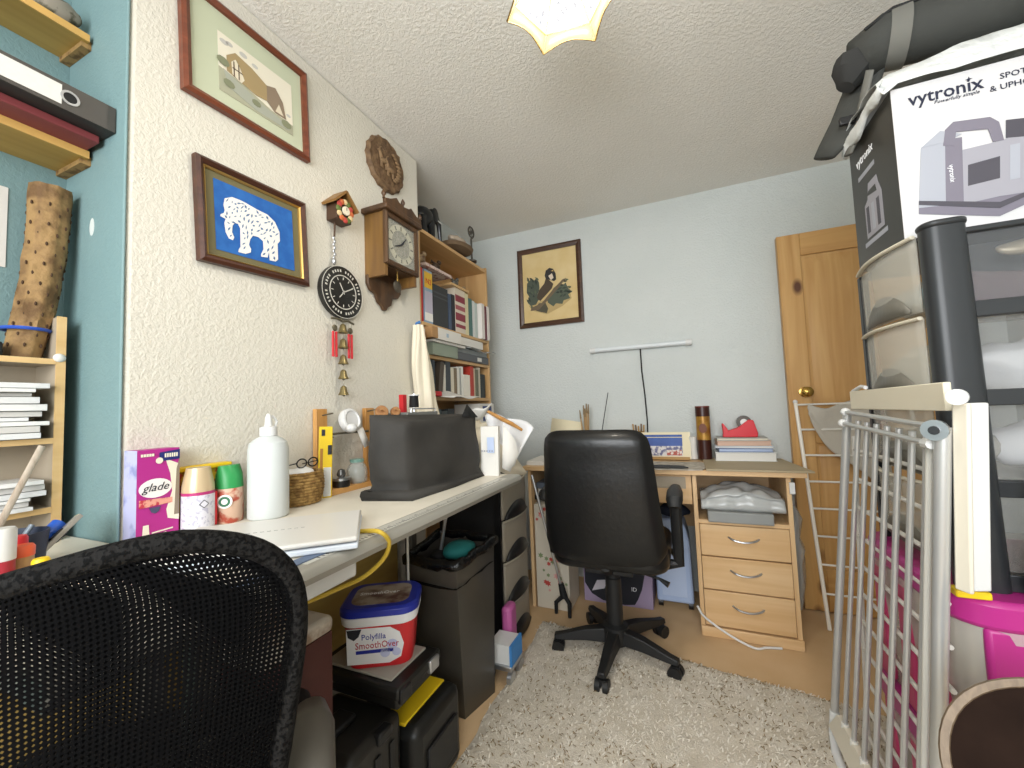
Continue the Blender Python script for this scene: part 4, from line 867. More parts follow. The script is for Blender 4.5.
while k < 95:
    a, c = random.uniform(225, 545), random.uniform(262, 605)
    if not all(inside(a+s*math.cos(t), c+s*math.sin(t), EL) for s in (12,) for t in (0, 1.57, 3.14, 4.71)): k += .05; continue
    if any((a-x)**2+(c-y)**2 < 330 for x, y in used): k += .05; continue
    used.append((a, c)); L_, W_, t = random.uniform(7, 14), random.uniform(3, 6), random.uniform(0, 3.14)
    P = [emap(a+math.cos(t)*x-math.sin(t)*y, c+math.sin(t)*x+math.cos(t)*y)+n2*.0007 for x, y in ((-L_, 0), (0, -W_), (L_, 0), (0, W_))]
    q.add(P, [(0, 1, 2, 3)]); k += 1
q.build('lace_cutouts', mat('lace_hole_blue', '#4F6E96', .8), p2, smooth=0, kind='stuff')  # blue specks stand for the holes in the lace
# ---- bird picture on the back wall
YB = BY-.002; BL = Vector((-1.030, YB, 1.652)); uu = X_.copy(); vv = Z_.copy(); w, h = .455, .556
p3 = thing('bird_picture', 'dark framed painting of a bird on a branch on the back wall', 'picture', (-.80, BY, 1.652))
frame(p3, BL, uu, vv, w, h, (.034, .022), wood('walnut_frame', '#3B271B', '#523726', 0, 12, .35))
quad(p3, BL, uu, vv, .03, w-.03, .03, h-.03, .006, mat('ochre_ground', '#CDB27A', .7, var=(7, '#D9C391', .35, .7)), 'canvas')
def bmap(a, c): return PY(500+a/3.84, 220+c/3.84, YB-.0075)
nb = -Y_
Bd = lambda pts, col, nm, l: pxart(p3, pts, bmap, nb, flat('bird_'+col[1:], col), nm, l)
Bd([(110, 330), (130, 350), (180, 362), (240, 330), (275, 300), (270, 280), (230, 300), (160, 310)], '#B49C6A', 'ground_print', 0)
Bd([(104, 245), (118, 228), (132, 232), (140, 222), (150, 240), (152, 262), (145, 285), (150, 305), (138, 325), (118, 330), (106, 318), (112, 295), (103, 280)], '#4A5246', 'foliage_print', .0004)
Bd([(205, 262), (225, 245), (240, 252), (252, 240), (262, 262), (278, 275), (262, 285), (270, 300), (245, 308), (240, 322), (215, 320), (205, 332), (185, 318), (178, 300), (192, 285)], '#525A4C', 'foliage_print', .0004)
Bd([(150, 320), (175, 318), (185, 340), (180, 358), (150, 352), (130, 345)], '#4E4A3C', 'foliage_print', .0004)
random.seed(4)
for k in range(46):
    side = k % 2
    a, c = (random.gauss(125, 14), random.gauss(275, 32)) if side else (random.gauss(228, 24), random.gauss(270, 26)); t = random.uniform(-.9, .2) if not side else random.uniform(-2.8, -1.6); L_ = random.uniform(12, 30)
    if not (106 < a < 265 and 228 < c < 345): continue
    e = (min(278, max(103, a+math.cos(t)*L_)), c+math.sin(t)*L_*.8); pr_ = (-math.sin(t)*4, math.cos(t)*4)
    Bd([(a, c), ((a+e[0])/2+pr_[0], (c+e[1])/2+pr_[1]), e, ((a+e[0])/2-pr_[0], (c+e[1])/2-pr_[1])], ['#3D463C', '#56604C', '#2E342F'][k % 3], 'leaf_print', .0005+.00015*(k % 4))
Bd([(118, 350), (150, 345), (200, 290), (245, 235), (255, 222), (240, 228), (205, 265), (160, 320), (120, 338)], '#6B5C48', 'branch_print', .0014)
Bd([(142, 300), (150, 270), (170, 245), (176, 225), (188, 230), (205, 245), (200, 262), (175, 290), (155, 312)], '#4A3D30', 'bird_body', .0020)
Bd([(172, 215), (176, 195), (190, 184), (204, 188), (214, 205), (216, 228), (208, 235), (190, 230), (176, 226)], '#2F2C2B', 'bird_head', .0026)
Bd([(186, 215), (200, 205), (206, 222), (196, 232)], '#D9C9B4', 'bird_breast', .0032)
Bd([(196, 196), (204, 192), (206, 198)], '#C9A86A', 'bird_beak', .0032)
# ---- light bar with cable
lb = thing('light_bar', 'slim white strip light mounted on the back wall', 'light', (-.24, BY, 1.44))
MB().cyl((-.532, BY-.022, 1.452), (.048, BY-.022, 1.452), .0155, n=14).build('tube', mat('strip_white', '#D9DEE0', .35), lb)
for x in (-.532, .038): MB().cyl((x-.012, BY-.022, 1.452), (x+.022, BY-.022, 1.452), .019, n=14).build('end_cap', M_white, lb)
MB().bx(-.50, .02, BY-.012, BY, 1.445, 1.459).build('backplate', M_white, lb)
MB().tube([(-.233, BY-.02, 1.44), (-.232, BY-.012, 1.30), (-.222, BY-.006, 1.15), (-.217, BY-.006, 1.0), (-.22, BY-.006, .80)], .0045, 6).build('cable', M_black, lb)
# ---- carved round plaque
pc = Vector((LX+.012, 1.372, 2.186)); M_carve = mat('carved_wood', '#5E4630', .65, var=(35, '#7A6044', .4, .62), bump=(70, .8, .008))
pq = thing('carved_plaque', 'round carved wooden plaque with deer relief above the wall clock', 'plaque', (LX, pc.y, pc.z-.115))
Tp = Matrix.Translation(pc) @ Matrix.Rotation(PI/2, 4, 'Y')
q = MB(); R = 48; vs = []; fs = []
prof = [(.116, -.012), (.118, -.002), (.108, .008), (.094, .003), (.08, .006), (.05, .007), (.02, .008), (.001, .008)]
for i, (r, z) in enumerate(prof):
    for k in range(R):
        a = 2*PI*k/R; rr_ = r*(1+.03*math.cos(a*16)*(1 if i < 3 else 0)); dz = .005*noise.noise(Vector((r*60*math.cos(a), r*60*math.sin(a), 0))) if i > 1 else 0
        vs.append((rr_*math.cos(a), rr_*math.sin(a), z+dz))
for i in range(len(prof)-1):
    for k in range(R): fs.append((i*R+k, i*R+(k+1) % R, (i+1)*R+(k+1) % R, (i+1)*R+k))
q.add(vs, fs+[tuple(range(R))], 0, Tp).build('disc', M_carve, pq, smooth=60)
dm = mat('carved_relief', '#8A6F50', .6)
for (dy, dz) in ((.012, -.02), (-.03, .0)):
    c = pc+Vector((.012, dy, dz)); b_ = MB(); b_.ball(c, (.008, .024, .012)); b_.tube([c+Vector((.002, -.018, .004)), c+Vector((.004, -.03, .026)), c+Vector((.004, -.040, .028))], [.008, .006, .004], 6)
    for s_ in (-.016, -.010, .012, .018): b_.cyl(c+Vector((0, s_, 0)), c+Vector((0, s_*1.15, -.034)), .0035, .0025, 6)
    b_.tube([c+Vector((.004, -.03, .03)), c+Vector((.004, -.026, .046)), c+Vector((.004, -.016, .052))], .002, 5); b_.build('deer_relief', dm, pq)
for k in range(9):
    a = -1.2+k*.12; MB().ball(pc+Vector((.012, .07*math.cos(a*2+1.5), .07*math.sin(a*2+1.5))), (.005, .014, .008)).build('leaf_relief', dm, pq)
# ---- small cuckoo clock
cu = thing('cuckoo_clock', 'tiny chalet cuckoo clock with orange flower front on the cream wall', 'clock', (LX, 1.08, 1.80)); M_wd = mat('dark_walnut', '#4A3322', .55)
MB().bx(LX, LX+.050, 1.055, 1.125, 1.805, 1.875).build('body', M_wd, cu, bevel=.002)
for s_, ya in ((-1, 1.035), (1, 1.148)):
    a, c = Vector((LX+.035, 1.091, 1.915)), Vector((LX+.035, ya, 1.858)); d = (c-a).normalized(); nn = Vector((0, -d.z, d.y))*.004
    MB().add([a-X_*.035-nn, a+X_*.03-nn, c+X_*.03-nn, c-X_*.035-nn, a-X_*.035+nn, a+X_*.03+nn, c+X_*.03+nn, c-X_*.035+nn], [(0, 1, 2, 3), (4, 5, 6, 7), (0, 1, 5, 4), (1, 2, 6, 5), (2, 3, 7, 6), (3, 0, 4, 7)]).build('roof_board', mat('amber_wood', '#8A6434', .5), cu)
cols = [mat('petal_orange', '#C4673A', .6), mat('petal_red', '#B8453C', .6), mat('leaf_green_dark', '#5F6E34', .6), mat('petal_cream', '#D9BE8E', .6)]
for k in range(12):
    a = 2*PI*k/12; MB().ball((LX+.054, 1.091+.030*math.cos(a), 1.842+.034*math.sin(a)), (.006, .012, .011), 0, 8, 6).build('carved_flower', cols[k % 4], cu)
MB().lathe([(.016, 0), (.016, .006), (.0, .007)], (LX+.055, 1.091, 1.842), 18, 0, Matrix.Rotation(PI/2, 4, 'Y')).build('dial', mat('dial_cream', '#E6DCC4', .5), cu)
MB().cyl((LX+.0625, 1.091, 1.842), (LX+.0625, 1.091, 1.853), .0012, n=5).build('hand', M_black, cu)
MB().cyl((LX+.02, 1.075, 1.80), (LX+.02, 1.072, 1.745), .0035, n=6).build('pendulum', M_wd, cu)
for k in range(7): MB().ball((LX+.02, 1.070+.004*(k % 2), 1.742-.012*k), (.004, .005, .007), 0, 8, 6).build('chain_link', M_silver, cu)
MB().ball((LX+.02, 1.069, 1.655), (.008, .008, .014), 0, 10, 8).build('weight', M_silver, cu)
# ---- wall clock
ck = thing('wall_clock', 'dark oak wall clock with glazed square dial and pendulum bob', 'clock', (LX, 1.35, 1.56)); M_oak = wood('old_dark_oak', '#3E2A1A', '#5B4027', 2, 10, .45); M_oakl = wood('old_mid_oak', '#6A4A28', '#82602F', 2, 9, .45)
fx = LX+.115; yA, yB, zA, zB = 1.237, 1.452, 1.690, 1.905
MB().bx(LX, fx-.012, yA+.008, yA+.022, zA-.045, zB).build('side_board', M_oakl, ck); MB().bx(LX, fx-.012, yB-.020, yB-.006, zA-.045, zB).build('side_board', M_oakl, ck)
MB().bx(LX, LX+.012, yA+.01, yB-.01, zA-.03, zB).build('back_board', M_oak, ck)
MB().bx(LX+.012, fx-.02, yA+.022, yB-.02, zA, zA+.01).build('floor_board', M_oak, ck)
frame(ck, Vector((fx-.014, yA, zA)), Y_, Z_, yB-yA, zB-zA, (.020, .016), M_oak, 'door_bar')
MB().bx(fx-.016, fx-.013, yA+.019, yB-.019, zA+.019, zB-.019).build('dial_plate', mat('dial_pewter', '#9A9684', .4, .3, var=(60, '#7E7A68', .4, .6)), ck)
dc = Vector((fx-.012, (yA+yB)/2, (zA+zB)/2)); Td = Matrix.Translation(dc) @ Matrix.Rotation(PI/2, 4, 'Y')
MB(Td).lathe([(.082, 0), (.082, .0015), (.058, .0015), (.058, 0)], n=36, ring=True).build('chapter_ring', mat('chapter_ring', '#B9B49E', .4), ck)
for k in range(12):
    a = 2*PI*k/12; MB().box(dc+Vector((.0022, .069*math.sin(a), .069*math.cos(a))), (.001, .006, .017), 0, Matrix.Rotation(-a, 4, 'X')).build('numeral', mat('numeral_dark', '#4C483C', .5), ck)
MB().tube([dc+Vector((.004, 0, 0)), dc+Vector((.004, .03, .035))], [.004, .0015], 6).build('hand', M_print, ck); MB().tube([dc+Vector((.005, 0, 0)), dc+Vector((.005, -.045, -.02))], [.004, .0015], 6).build('hand', M_print, ck)
MB().bx(fx-.011, fx-.009, yA+.019, yB-.019, zA+.019, zB-.019).build('glass', clear_plastic('clock_glass', '#DADCD6', .16, .05), ck)
MB().bx(LX, fx+.014, yA-.012, yB+.012, zB, zB+.022).build('cornice', M_oak, ck, bevel=.005)
pdm = [(0, 0), (.236, 0), (.236, .016), (.20, .026), (.165, .046), (.150, .036), (.118, .03), (.086, .036), (.07, .048), (.035, .028), (0, .016)]
MB().prism(pdm, (fx-.004, yA-.010, zB+.022), Y_, Z_, .014).build('pediment', M_oak, ck, bevel=.002)
for dy in (.118, .0, .236): MB().lathe([(.006, 0), (.004, .008), (.009, .016), (.009, .022), (.003, .034), (0, .038)], (fx+.002, yA-.010+dy, zB+.022+(.03 if dy == .118 else .016)), 10).build('finial', M_oak, ck)
br = [(.0, 0), (.205, 0), (.205, -.035), (.185, -.06), (.150, -.066), (.14, -.10), (.118, -.112), (.108, -.128), (.092, -.128), (.082, -.112), (.06, -.10), (.045, -.07), (.015, -.06), (0, -.035)]
MB().prism(br, (LX+.002, yA+.005, zA-.03), Y_, Z_, .016).build('apron', M_oak, ck, bevel=.003)
MB().cyl((LX+.075, 1.352, zA+.005), (LX+.075, 1.352, zA-.04), .003, n=6).build('pendulum_rod', M_brass, ck)
MB().lathe([(.001, .006), (.018, .005), (.026, 0), (.018, -.005), (.001, -.006)], (LX+.075, 1.352, zA-.062), 24, 0, Matrix.Rotation(PI/2, 4, 'Y')).build('pendulum_bob', mat('aged_pewter', '#5C564C', .45, .6, bump=(120, .5, .003)), ck)
# ---- round black dial
dl = thing('round_dial', 'round black wall dial with white lettering above the bell chime', 'dial', (LX, 1.107, 1.449)); dc = Vector((LX+.004, 1.107, 1.549)); Td = Matrix.Translation(dc) @ Matrix.Rotation(PI/2, 4, 'Y') @ Matrix.Rotation(PI/2, 4, 'Z')
M_dial = mat('black_enamel', '#1E1D1A', .4); M_ring = mat('dial_white', '#C9C6BC', .5)
MB(Td).lathe([(.094, -.004), (.098, .006), (.097, .016), (.09, .020), (.0, .020)], n=40).build('case', M_dial, dl)
for r0, r1 in ((.060, .0635), (.0945, .0965)): MB(Td).lathe([(r0, .0203), (r0, .0212), (r1, .0212), (r1, .0203)], n=40, ring=True).build('ring', M_ring, dl)
for k in range(40):
    a = 2*PI*k/40
    if k % 10 in (0, 5): continue
    MB(Td @ Matrix.Rotation(a, 4, 'Z')).bx(.074, .083, -.0028, .0028, .0203, .0210).build('lettering_mark', M_ring, dl, smooth=0)
for k in range(12):
    a = 2*PI*k/12; MB(Td @ Matrix.Rotation(a, 4, 'Z')).bx(.046, .056, -.0014, .0014, .0203, .0210).build('scale_mark', M_ring, dl, smooth=0)
for a, l in ((.5, .05), (2.1, .036), (4.0, .03)): MB(Td @ Matrix.Rotation(a, 4, 'Z')).bx(-.008, l, -.0018, .0018, .022, .0228).build('pointer', M_ring, dl, smooth=0)
# ---- bell chime
be = thing('bell_chime', 'hanging string of brass bells with red rods below the round dial', 'wind chime', (LX, 1.095, 1.15)); M_bell = mat('tarnished_brass', '#8A7C56', .35, .8); M_tin = mat('dull_metal', '#77715F', .45, .7); xc = LX+.032
MB().cyl((LX, 1.095, 1.452), (xc, 1.095, 1.447), .0025, n=6).build('hook', M_tin, be)
MB().tube([(xc, 1.043, 1.440), (xc, 1.07, 1.443), (xc, 1.095, 1.436), (xc, 1.12, 1.443), (xc, 1.147, 1.436)], .004, 6).build('cross_bar', M_tin, be)
for y in (1.058, 1.130): MB().ball((xc, y, 1.408), (.004, .012, .012), 0, 10, 8).build('medallion', M_tin, be)
for y in (1.050, 1.064, 1.122, 1.136): MB().tube([(xc, y, 1.435), (xc, y, 1.398)], .001, 4).build('thread', M_tin, be); MB().cyl((xc, y, 1.395), (xc, y, 1.305), .0045, n=8).build('red_rod', M_red, be)
for z in (1.395, 1.340, 1.282, 1.228, 1.170):
    MB().lathe([(.004, .034), (.010, .028), (.013, .012), (.019, .0), (.016, .001), (.011, .012), (.002, .026)], (xc, 1.095, z), 16).build('bell', M_bell, be)
    MB().ball((xc, 1.095, z), .005, 0, 8, 6).build('clapper', M_tin, be)
MB().cyl((xc, 1.095, 1.44), (xc, 1.095, 1.18), .0012, n=5).build('cord', M_tin, be)
# ================================================================= bookcase contents
BKM = {}
def cloth_col(c): return mat('cover_'+c[1:], c, .5)
M_pages = mat('book_pages', '#DCD3BE', .8)
def book(y0, y1, z0, hgt, col, lab, depth=.17, xf=None, lean=0.0, band=None, title=None, group='books in the pine bookcase'):
    xf = XB-.012 if xf is None else xf
    t = thing('book', lab, 'book', (xf-depth/2, (y0+y1)/2, z0), group)
    T = Matrix.Translation((0, (y0+y1)/2, z0)) @ Matrix.Rotation(lean, 4, 'X') @ Matrix.Translation((0, -(y0+y1)/2, -z0)); th = min(.003, (y1-y0)*.2)
    m = cloth_col(col); q = MB(T); q.bx(xf-.003, xf, y0, y1, z0, z0+hgt).bx(xf-depth, xf-.003, y0, y0+th, z0, z0+hgt).bx(xf-depth, xf-.003, y1-th, y1, z0, z0+hgt)
    vs = q.v; c = q.build('cover', m, t, smooth=0)
    MB(T).bx(xf-depth+.004, xf-.003, y0+th, y1-th, z0+.003, z0+hgt-.004).build('pages', M_pages, t, smooth=0)
    if band:
        for (a, b_, cc_) in band: MB(T).bx(xf-.0002, xf+.0008, y0+.0008, y1-.0008, z0+hgt*a, z0+hgt*b_).build('spine_band', cloth_col(cc_), t, smooth=0)
    return t
ya = lambda px: PX(px, 300, XB).y
yc = lambda px: PX(px, 380, XB).y
zA_ = 1.545
book(1.640, 1.662, zA_, .275, '#B32A2C', 'tall red book at the left end of the upper row')
t = book(1.675, 1.745, zA_, .278, '#8FA6BC', 'thick blue book with yellow head band beside the red book', band=[(.66, .96, '#E0B53A'), (.05, .2, '#E8E6E0'), (.2, .6, '#B9B4C4')])
text('N2', .04, M_red, t, (XB-.0105, 1.685, zA_+.205), Y_, Z_)
book(1.752, 1.893, zA_, .222, '#35383C', 'wide charcoal box file in the upper row', band=[(.80, .84, '#4A4E54'), (.70, .73, '#4A4E54')])
book(1.900, 1.928, zA_, .205, '#46566E', 'slim slate blue book beside the charcoal box file')
book(1.932, 1.968, zA_, .21, '#2B2D36', 'dark navy book left of the patterned cream book')
book(1.974, 2.085, zA_, .26, '#D8CDBC', 'large cream book with maroon patterned spine', band=[(.12, .2, '#8C3B4A'), (.28, .45, '#8C3B4A'), (.52, .62, '#A35A62'), (.7, .85, '#8C3B4A')])
book(2.089, 2.125, zA_, .255, '#D6CFA9', 'pale yellow book right of the maroon patterned spine')
book(2.130, 2.172, zA_, .235, '#4F7472', 'teal green book in the upper row')
book(2.177, 2.205, zA_, .23, '#D3D6D4', 'thin white book right of the teal book')
book(2.209, 2.238, zA_, .225, '#B8C4C0', 'pale green grey thin book in the upper row')
book(2.245, 2.285, zA_, .225, '#DAD4CE', 'white book with maroon edge near the right upright', band=[(.0, 1., '#E2DDD8')], xf=XB+.015)
book(2.290, 2.312, zA_, .215, '#6E4048', 'thin maroon book at the right end of the upper row', xf=XB+.018)
book(2.316, 2.345, zA_, .22, '#E1DCD7', 'white book closing the upper row at the right', xf=XB+.02)
# tray laid over the tall books, ornaments above it
tag(MB().bx(XB-.20, XB+.012, 1.655, 1.905, 1.832, 1.846).build('patterned_tray', mat('pink_pattern_card', '#C9B6AE', .6, var=(40, '#8E5A5A', .52, .6))), 'pink patterned tray lying on top of the red and blue books', 'tray')
M_bronze = mat('bronze_figure', '#4A3A2C', .45, .3); M_shell = mat('mottled_shell', '#A08A6C', .5, var=(25, '#5B4432', .45, .6))
def figure(name, lab, c, s, m, seed=0):
    t = thing(name, lab, 'ornament', c); c = Vector(c)
    MB().lathe([(.35*s, 0), (.38*s, .05*s), (.2*s, .12*s)], c, 12).build('base', m, t)
    MB().ball(c+Vector((0, 0, .36*s)), (.22*s, .32*s, .24*s), 0, 12, 8).jitter(.05*s, 6/s*.3, seed).build('body', m, t, smooth=180)
    MB().ball(c+Vector((.04*s, .22*s, .66*s)), (.13*s, .15*s, .13*s), 0, 10, 8).build('head', m, t)
    MB().tube([c+Vector((0, -.2*s, .5*s)), c+Vector((0, -.42*s, .6*s)), c+Vector((0, -.5*s, .42*s))], [.08*s, .05*s, .03*s], 7).build('tail', m, t); return t
figure('bird_ornament', 'brown bird ornament on the patterned tray', (XB-.05, 1.70, 1.846), .11, M_shell, 1); figure('bird_ornament', 'dark bronze bird ornament at the end of the patterned tray', (XB-.04, 1.83, 1.846), .10, M_bronze, 2)
tag(MB().box((XB-.08, 2.02, 1.812), (.16, .20, .012)).build('wooden_offcut', M_bk), 'short wooden board on the cream book', 'board')
figure('metal_ornament', 'small grey metal ornament on the short wooden board', (XB-.05, 2.04, 1.818), .09, mat('grey_pewter', '#6A6A66', .4, .6), 3)
figure('shell_ornament', 'pale shell ornament on the teal and white books', (XB-.06, 2.14, 1.802), .08, M_shell, 5)
# flat things on the middle shelf
bx1 = thing('white_carton', 'open white carton with brown flap lying on the middle shelf', 'box', (XB-.08, 1.80, 1.452))
MB().bx(XB-.19, XB+.045, 1.70, 1.93, 1.462, 1.520).build('carton', M_paper, bx1); MB().bx(XB-.18, XB+.046, 1.65, 1.70, 1.464, 1.518).build('flap', mat('brown_card', '#A98257', .7), bx1)
MB().bx(XB-.02, XB+.0465, 1.78, 1.80, 1.48, 1.50).build('pictogram', mat('pale_blue_print', '#9FB2C2', .6), bx1)
tag(MB().bx(XB-.19, XB+.03, 1.94, 2.22, 1.468, 1.512).build('paper_stack', M_paper), 'stack of white paper right of the open carton', 'papers')
bx2 = thing('grey_green_box', 'grey green box on the middle shelf under the white carton', 'box', (XB-.08, 1.81, 1.385))
MB().bx(XB-.19, XB+.02, 1.69, 1.93, 1.385, 1.448).build('carton', mat('grey_green_card', '#8B9686', .5), bx2); MB().bx(XB-.20, XB+.03, 1.68, 2.0, 1.449, 1.460).build('lid', M_paper, bx2)
dk = thing('dark_recorder', 'dark grey recorder with white sticker on the middle shelf', 'device', (XB-.08, 2.15, 1.385))
MB().bx(XB-.19, XB+.01, 1.945, 2.335, 1.385, 1.430).build('body', mat('graphite_plastic', '#54565A', .4), dk, bevel=.004); MB().bx(XB+.01, XB+.011, 2.18, 2.235, 1.395, 1.418).build('sticker', M_paper, dk)
tag(MB().bx(XB-.19, XB+.0, 1.96, 2.33, 1.432, 1.458).build('grey_folder', mat('grey_card2', '#8A8F8E', .5)), 'grey folder lying on the dark recorder', 'folder')
tag(MB().grid(lambda u, v: Vector((XB-.12+.17*v, 2.02+.35*u, 1.466+.010*math.sin(u*9)*v-.012*v*v))+noise.noise_vector(Vector((u*6, v*5, 1)))*.006, 18, 8).build('polythene_sleeve', clear_plastic('film_sleeve', '#D6DADA', .5, .15), solid=.001), 'clear polythene sleeve hanging over the middle shelf', 'sleeve')
# lower row
zC = 1.172
rowc = [(1.655, 1.678, .195, '#4A3846', 'dark plum book at the left of the lower row', .0), (1.682, 1.697, .19, '#2E2B33', 'thin black book second in the lower row', .0), (1.702, 1.752, .19, '#27313A', 'dark blue ring binder in the lower row', .0),
        (1.775, 1.812, .190, '#4F463C', 'leaning brown book in the lower row', -.16), (1.834, 1.846, .175, '#D8D3C6', 'thin white book leaning by the brown book', -.05), (1.850, 1.900, .205, '#3B4045', 'charcoal lever file in the middle of the lower row', .0),
        (1.905, 1.935, .165, '#CFC7B4', 'beige book right of the charcoal file', .0), (1.939, 1.968, .165, '#7A6A54', 'brown paperback right of the beige book', .0), (1.972, 1.995, .175, '#DBD8CF', 'white paperback in the lower row', .0), (1.999, 2.014, .172, '#A7A9A4', 'thin grey book in the lower row', 0), (2.018, 2.038, .18, '#E4E2DA', 'thin cream book in the lower row', .0),
        (2.044, 2.118, .135, '#E5DFD2', 'wide cream box set in front of the red books', .0), (2.122, 2.165, .19, '#B23A2C', 'bright red book in the lower row', .0), (2.169, 2.182, .18, '#C6B49A', 'thin tan book right of the red book', .0), (2.186, 2.225, .175, '#6A6B57', 'olive book in the lower row', .0), (2.229, 2.250, .19, '#BFB7A4', 'stone coloured book in the lower row', .0), (2.255, 2.315, .15, '#22292A', 'black book at the right of the lower row', .0)]
for (a, b_, h_, c_, l_, le) in rowc: book(a, b_, zC, h_, c_, l_, lean=le)
tag(MB().grid(lambda u, v: Vector((XB-.02+.12*v, 1.74+.28*u, 1.176+.035*(1-v)*math.sin(PI*u)**2-.010*v+.006*math.sin(u*8))), 14, 6).build('open_pamphlet', M_paper, solid=.004), 'folded pamphlet sticking out in front of the lower row', 'papers')
tag(MB().box((XB+.01, 1.70, 1.186), (.06, .07, .026)).build('red_box', M_red, bevel=.006), 'small red box at the left front of the lower row', 'box')
zD = .80
for i, (a, b_, h_, c_) in enumerate([(1.70, 1.76, .30, '#2C3036'), (1.765, 1.80, .31, '#3A4A50'), (1.805, 1.86, .30, '#4A5254'), (1.865, 1.93, .31, '#33383C')]): book(a, b_, zD, h_, c_, ['charcoal file leftmost on the shelf under the pamphlet', 'slate file second on the shelf under the pamphlet', 'grey file third on the shelf under the pamphlet', 'dark file fourth on the shelf under the pamphlet'][i])
bk = thing('picture_box', 'white box with blue picture at the right below the lower row', 'box', (XB-.05, 2.28, .80)); MB().bx(XB-.15, XB+.03, 2.16, 2.345, .80, 1.135).build('carton', M_paper, bk); MB().bx(XB+.03, XB+.0306, 2.19, 2.31, 1.03, 1.12).build('picture_print', mat('navy_print', '#2B3C72', .5, var=(12, '#8C4A58', .55, .6)), bk)
# on top of the bookcase
zT = 2.035
el = thing('black_elephant', 'black carved elephant statue on top of the pine bookcase', 'statue', (-1.24, 1.80, zT)); M_ebony = mat('ebony', '#17191B', .28); c = Vector((-1.24, 1.78, zT))
MB().ball(c+Vector((0, 0, .115)), (.048, .07, .055), 0, 16, 10).build('body', M_ebony, el); MB().ball(c+Vector((.005, .075, .150)), (.034, .038, .04), 0, 14, 9).build('head', M_ebony, el)
MB().tube([c+Vector((.01, .10, .155)), c+Vector((.012, .130, .12)), c+Vector((.012, .140, .05)), c+Vector((.012, .150, .0))], [.02, .015, .010, .007], 9).build('trunk', M_ebony, el)
for (dx, dy) in ((-.025, -.04), (.025, -.04), (-.025, .035), (.025, .035)): MB().cyl(c+Vector((dx, dy, 0)), c+Vector((dx, dy, .10)), .020, .022, 10).build('leg', M_ebony, el)
for s_ in (-1, 1): MB().ball(c+Vector((s_*.038, .06, .145)), (.006, .03, .038), 0, 12, 8).build('ear', M_ebony, el); MB().tube([c+Vector((s_*.018+.01, .10, .13)), c+Vector((s_*.02+.015, .125, .118))], [.004, .002], 6).build('tusk', M_white, el)
ob = thing('wooden_dish', 'rough wooden dish with pale driftwood on top of the bookcase', 'dish', (-1.20, 2.06, zT)); MB().lathe([(.04, 0), (.075, .012), (.085, .03), (.078, .03), (.03, .012), (0, .012)], (-1.19, 2.045, zT), 20, sy=1.5).build('dish', mat('driftwood', '#6E5A44', .7, bump=(40, .5, .005)), ob)
blob('driftwood', (-1.18, 2.04, zT+.058), (.035, .09, .028), mat('bleached_wood', '#B7A794', .8), ob, amp=.012, sc=25)
wh = thing('ship_wheel', 'small wheel ornament at the right end of the bookcase top', 'ornament', (-1.19, 2.225, zT)); wc = Vector((-1.19, 2.225, zT+.195)); Tw = Matrix.Translation(wc) @ Matrix.Rotation(PI/2, 4, 'Y')
MB(Tw).lathe([(.034, -.006), (.040, 0), (.034, .006), (.028, 0)], n=28, ring=True).build('rim', mat('pewter_wheel', '#5A554E', .4, .6), wh); MB(Tw).ball((0, 0, 0), .010).build('hub', MATS['pewter_wheel'], wh)
for k in range(6): a = PI*k/3; MB().cyl(wc, wc+Vector((0, .036*math.cos(a), .036*math.sin(a))), .0028, n=6).build('spoke', MATS['pewter_wheel'], wh)
MB().cyl((-1.19, 2.225, zT), (-1.19, 2.225, zT+.155), .006, n=8).build('stem', MATS['pewter_wheel'], wh); MB().lathe([(.03, 0), (.03, .01), (.01, .014)], (-1.19, 2.225, zT), 16).build('base', MATS['pewter_wheel'], wh)
# ---- cloth hanging by the bookcase
hc = thing('hanging_cloth', 'white cloth bag hanging from a blue hook at the wall corner', 'cloth', (-1.10, 1.53, 1.05)); g = MB()
def hcf(u, v):
    a = 2*PI*u; w_ = .018+.030*v+.020*math.sin(PI*v*1.1)**2+.035*max(0, v-.75); fold = 1+.22*math.sin(a*5+v*4)
    return Vector((-1.10+.022*math.cos(a)*fold*(1+v), 1.515+.055*v+w_*math.sin(a)*fold, 1.495-.42*v))
g.grid(hcf, 40, 22); g.build('cloth', M_linen, hc, smooth=180)
MB().tube([(-1.125, 1.520, 1.47), (-1.105, 1.515, 1.505), (-1.10, 1.53, 1.512)], .007, 8).build('hook', mat('blue_plastic', '#3F78B8', .4), hc)
MB().bx(-1.148, -1.136, 1.600, 1.619, 1.36, 1.50).build('peg', M_white, hc); MB().bx(-1.149, -1.13, 1.598, 1.621, 1.40, 1.425).build('peg_clip', MATS['blue_plastic'], hc)
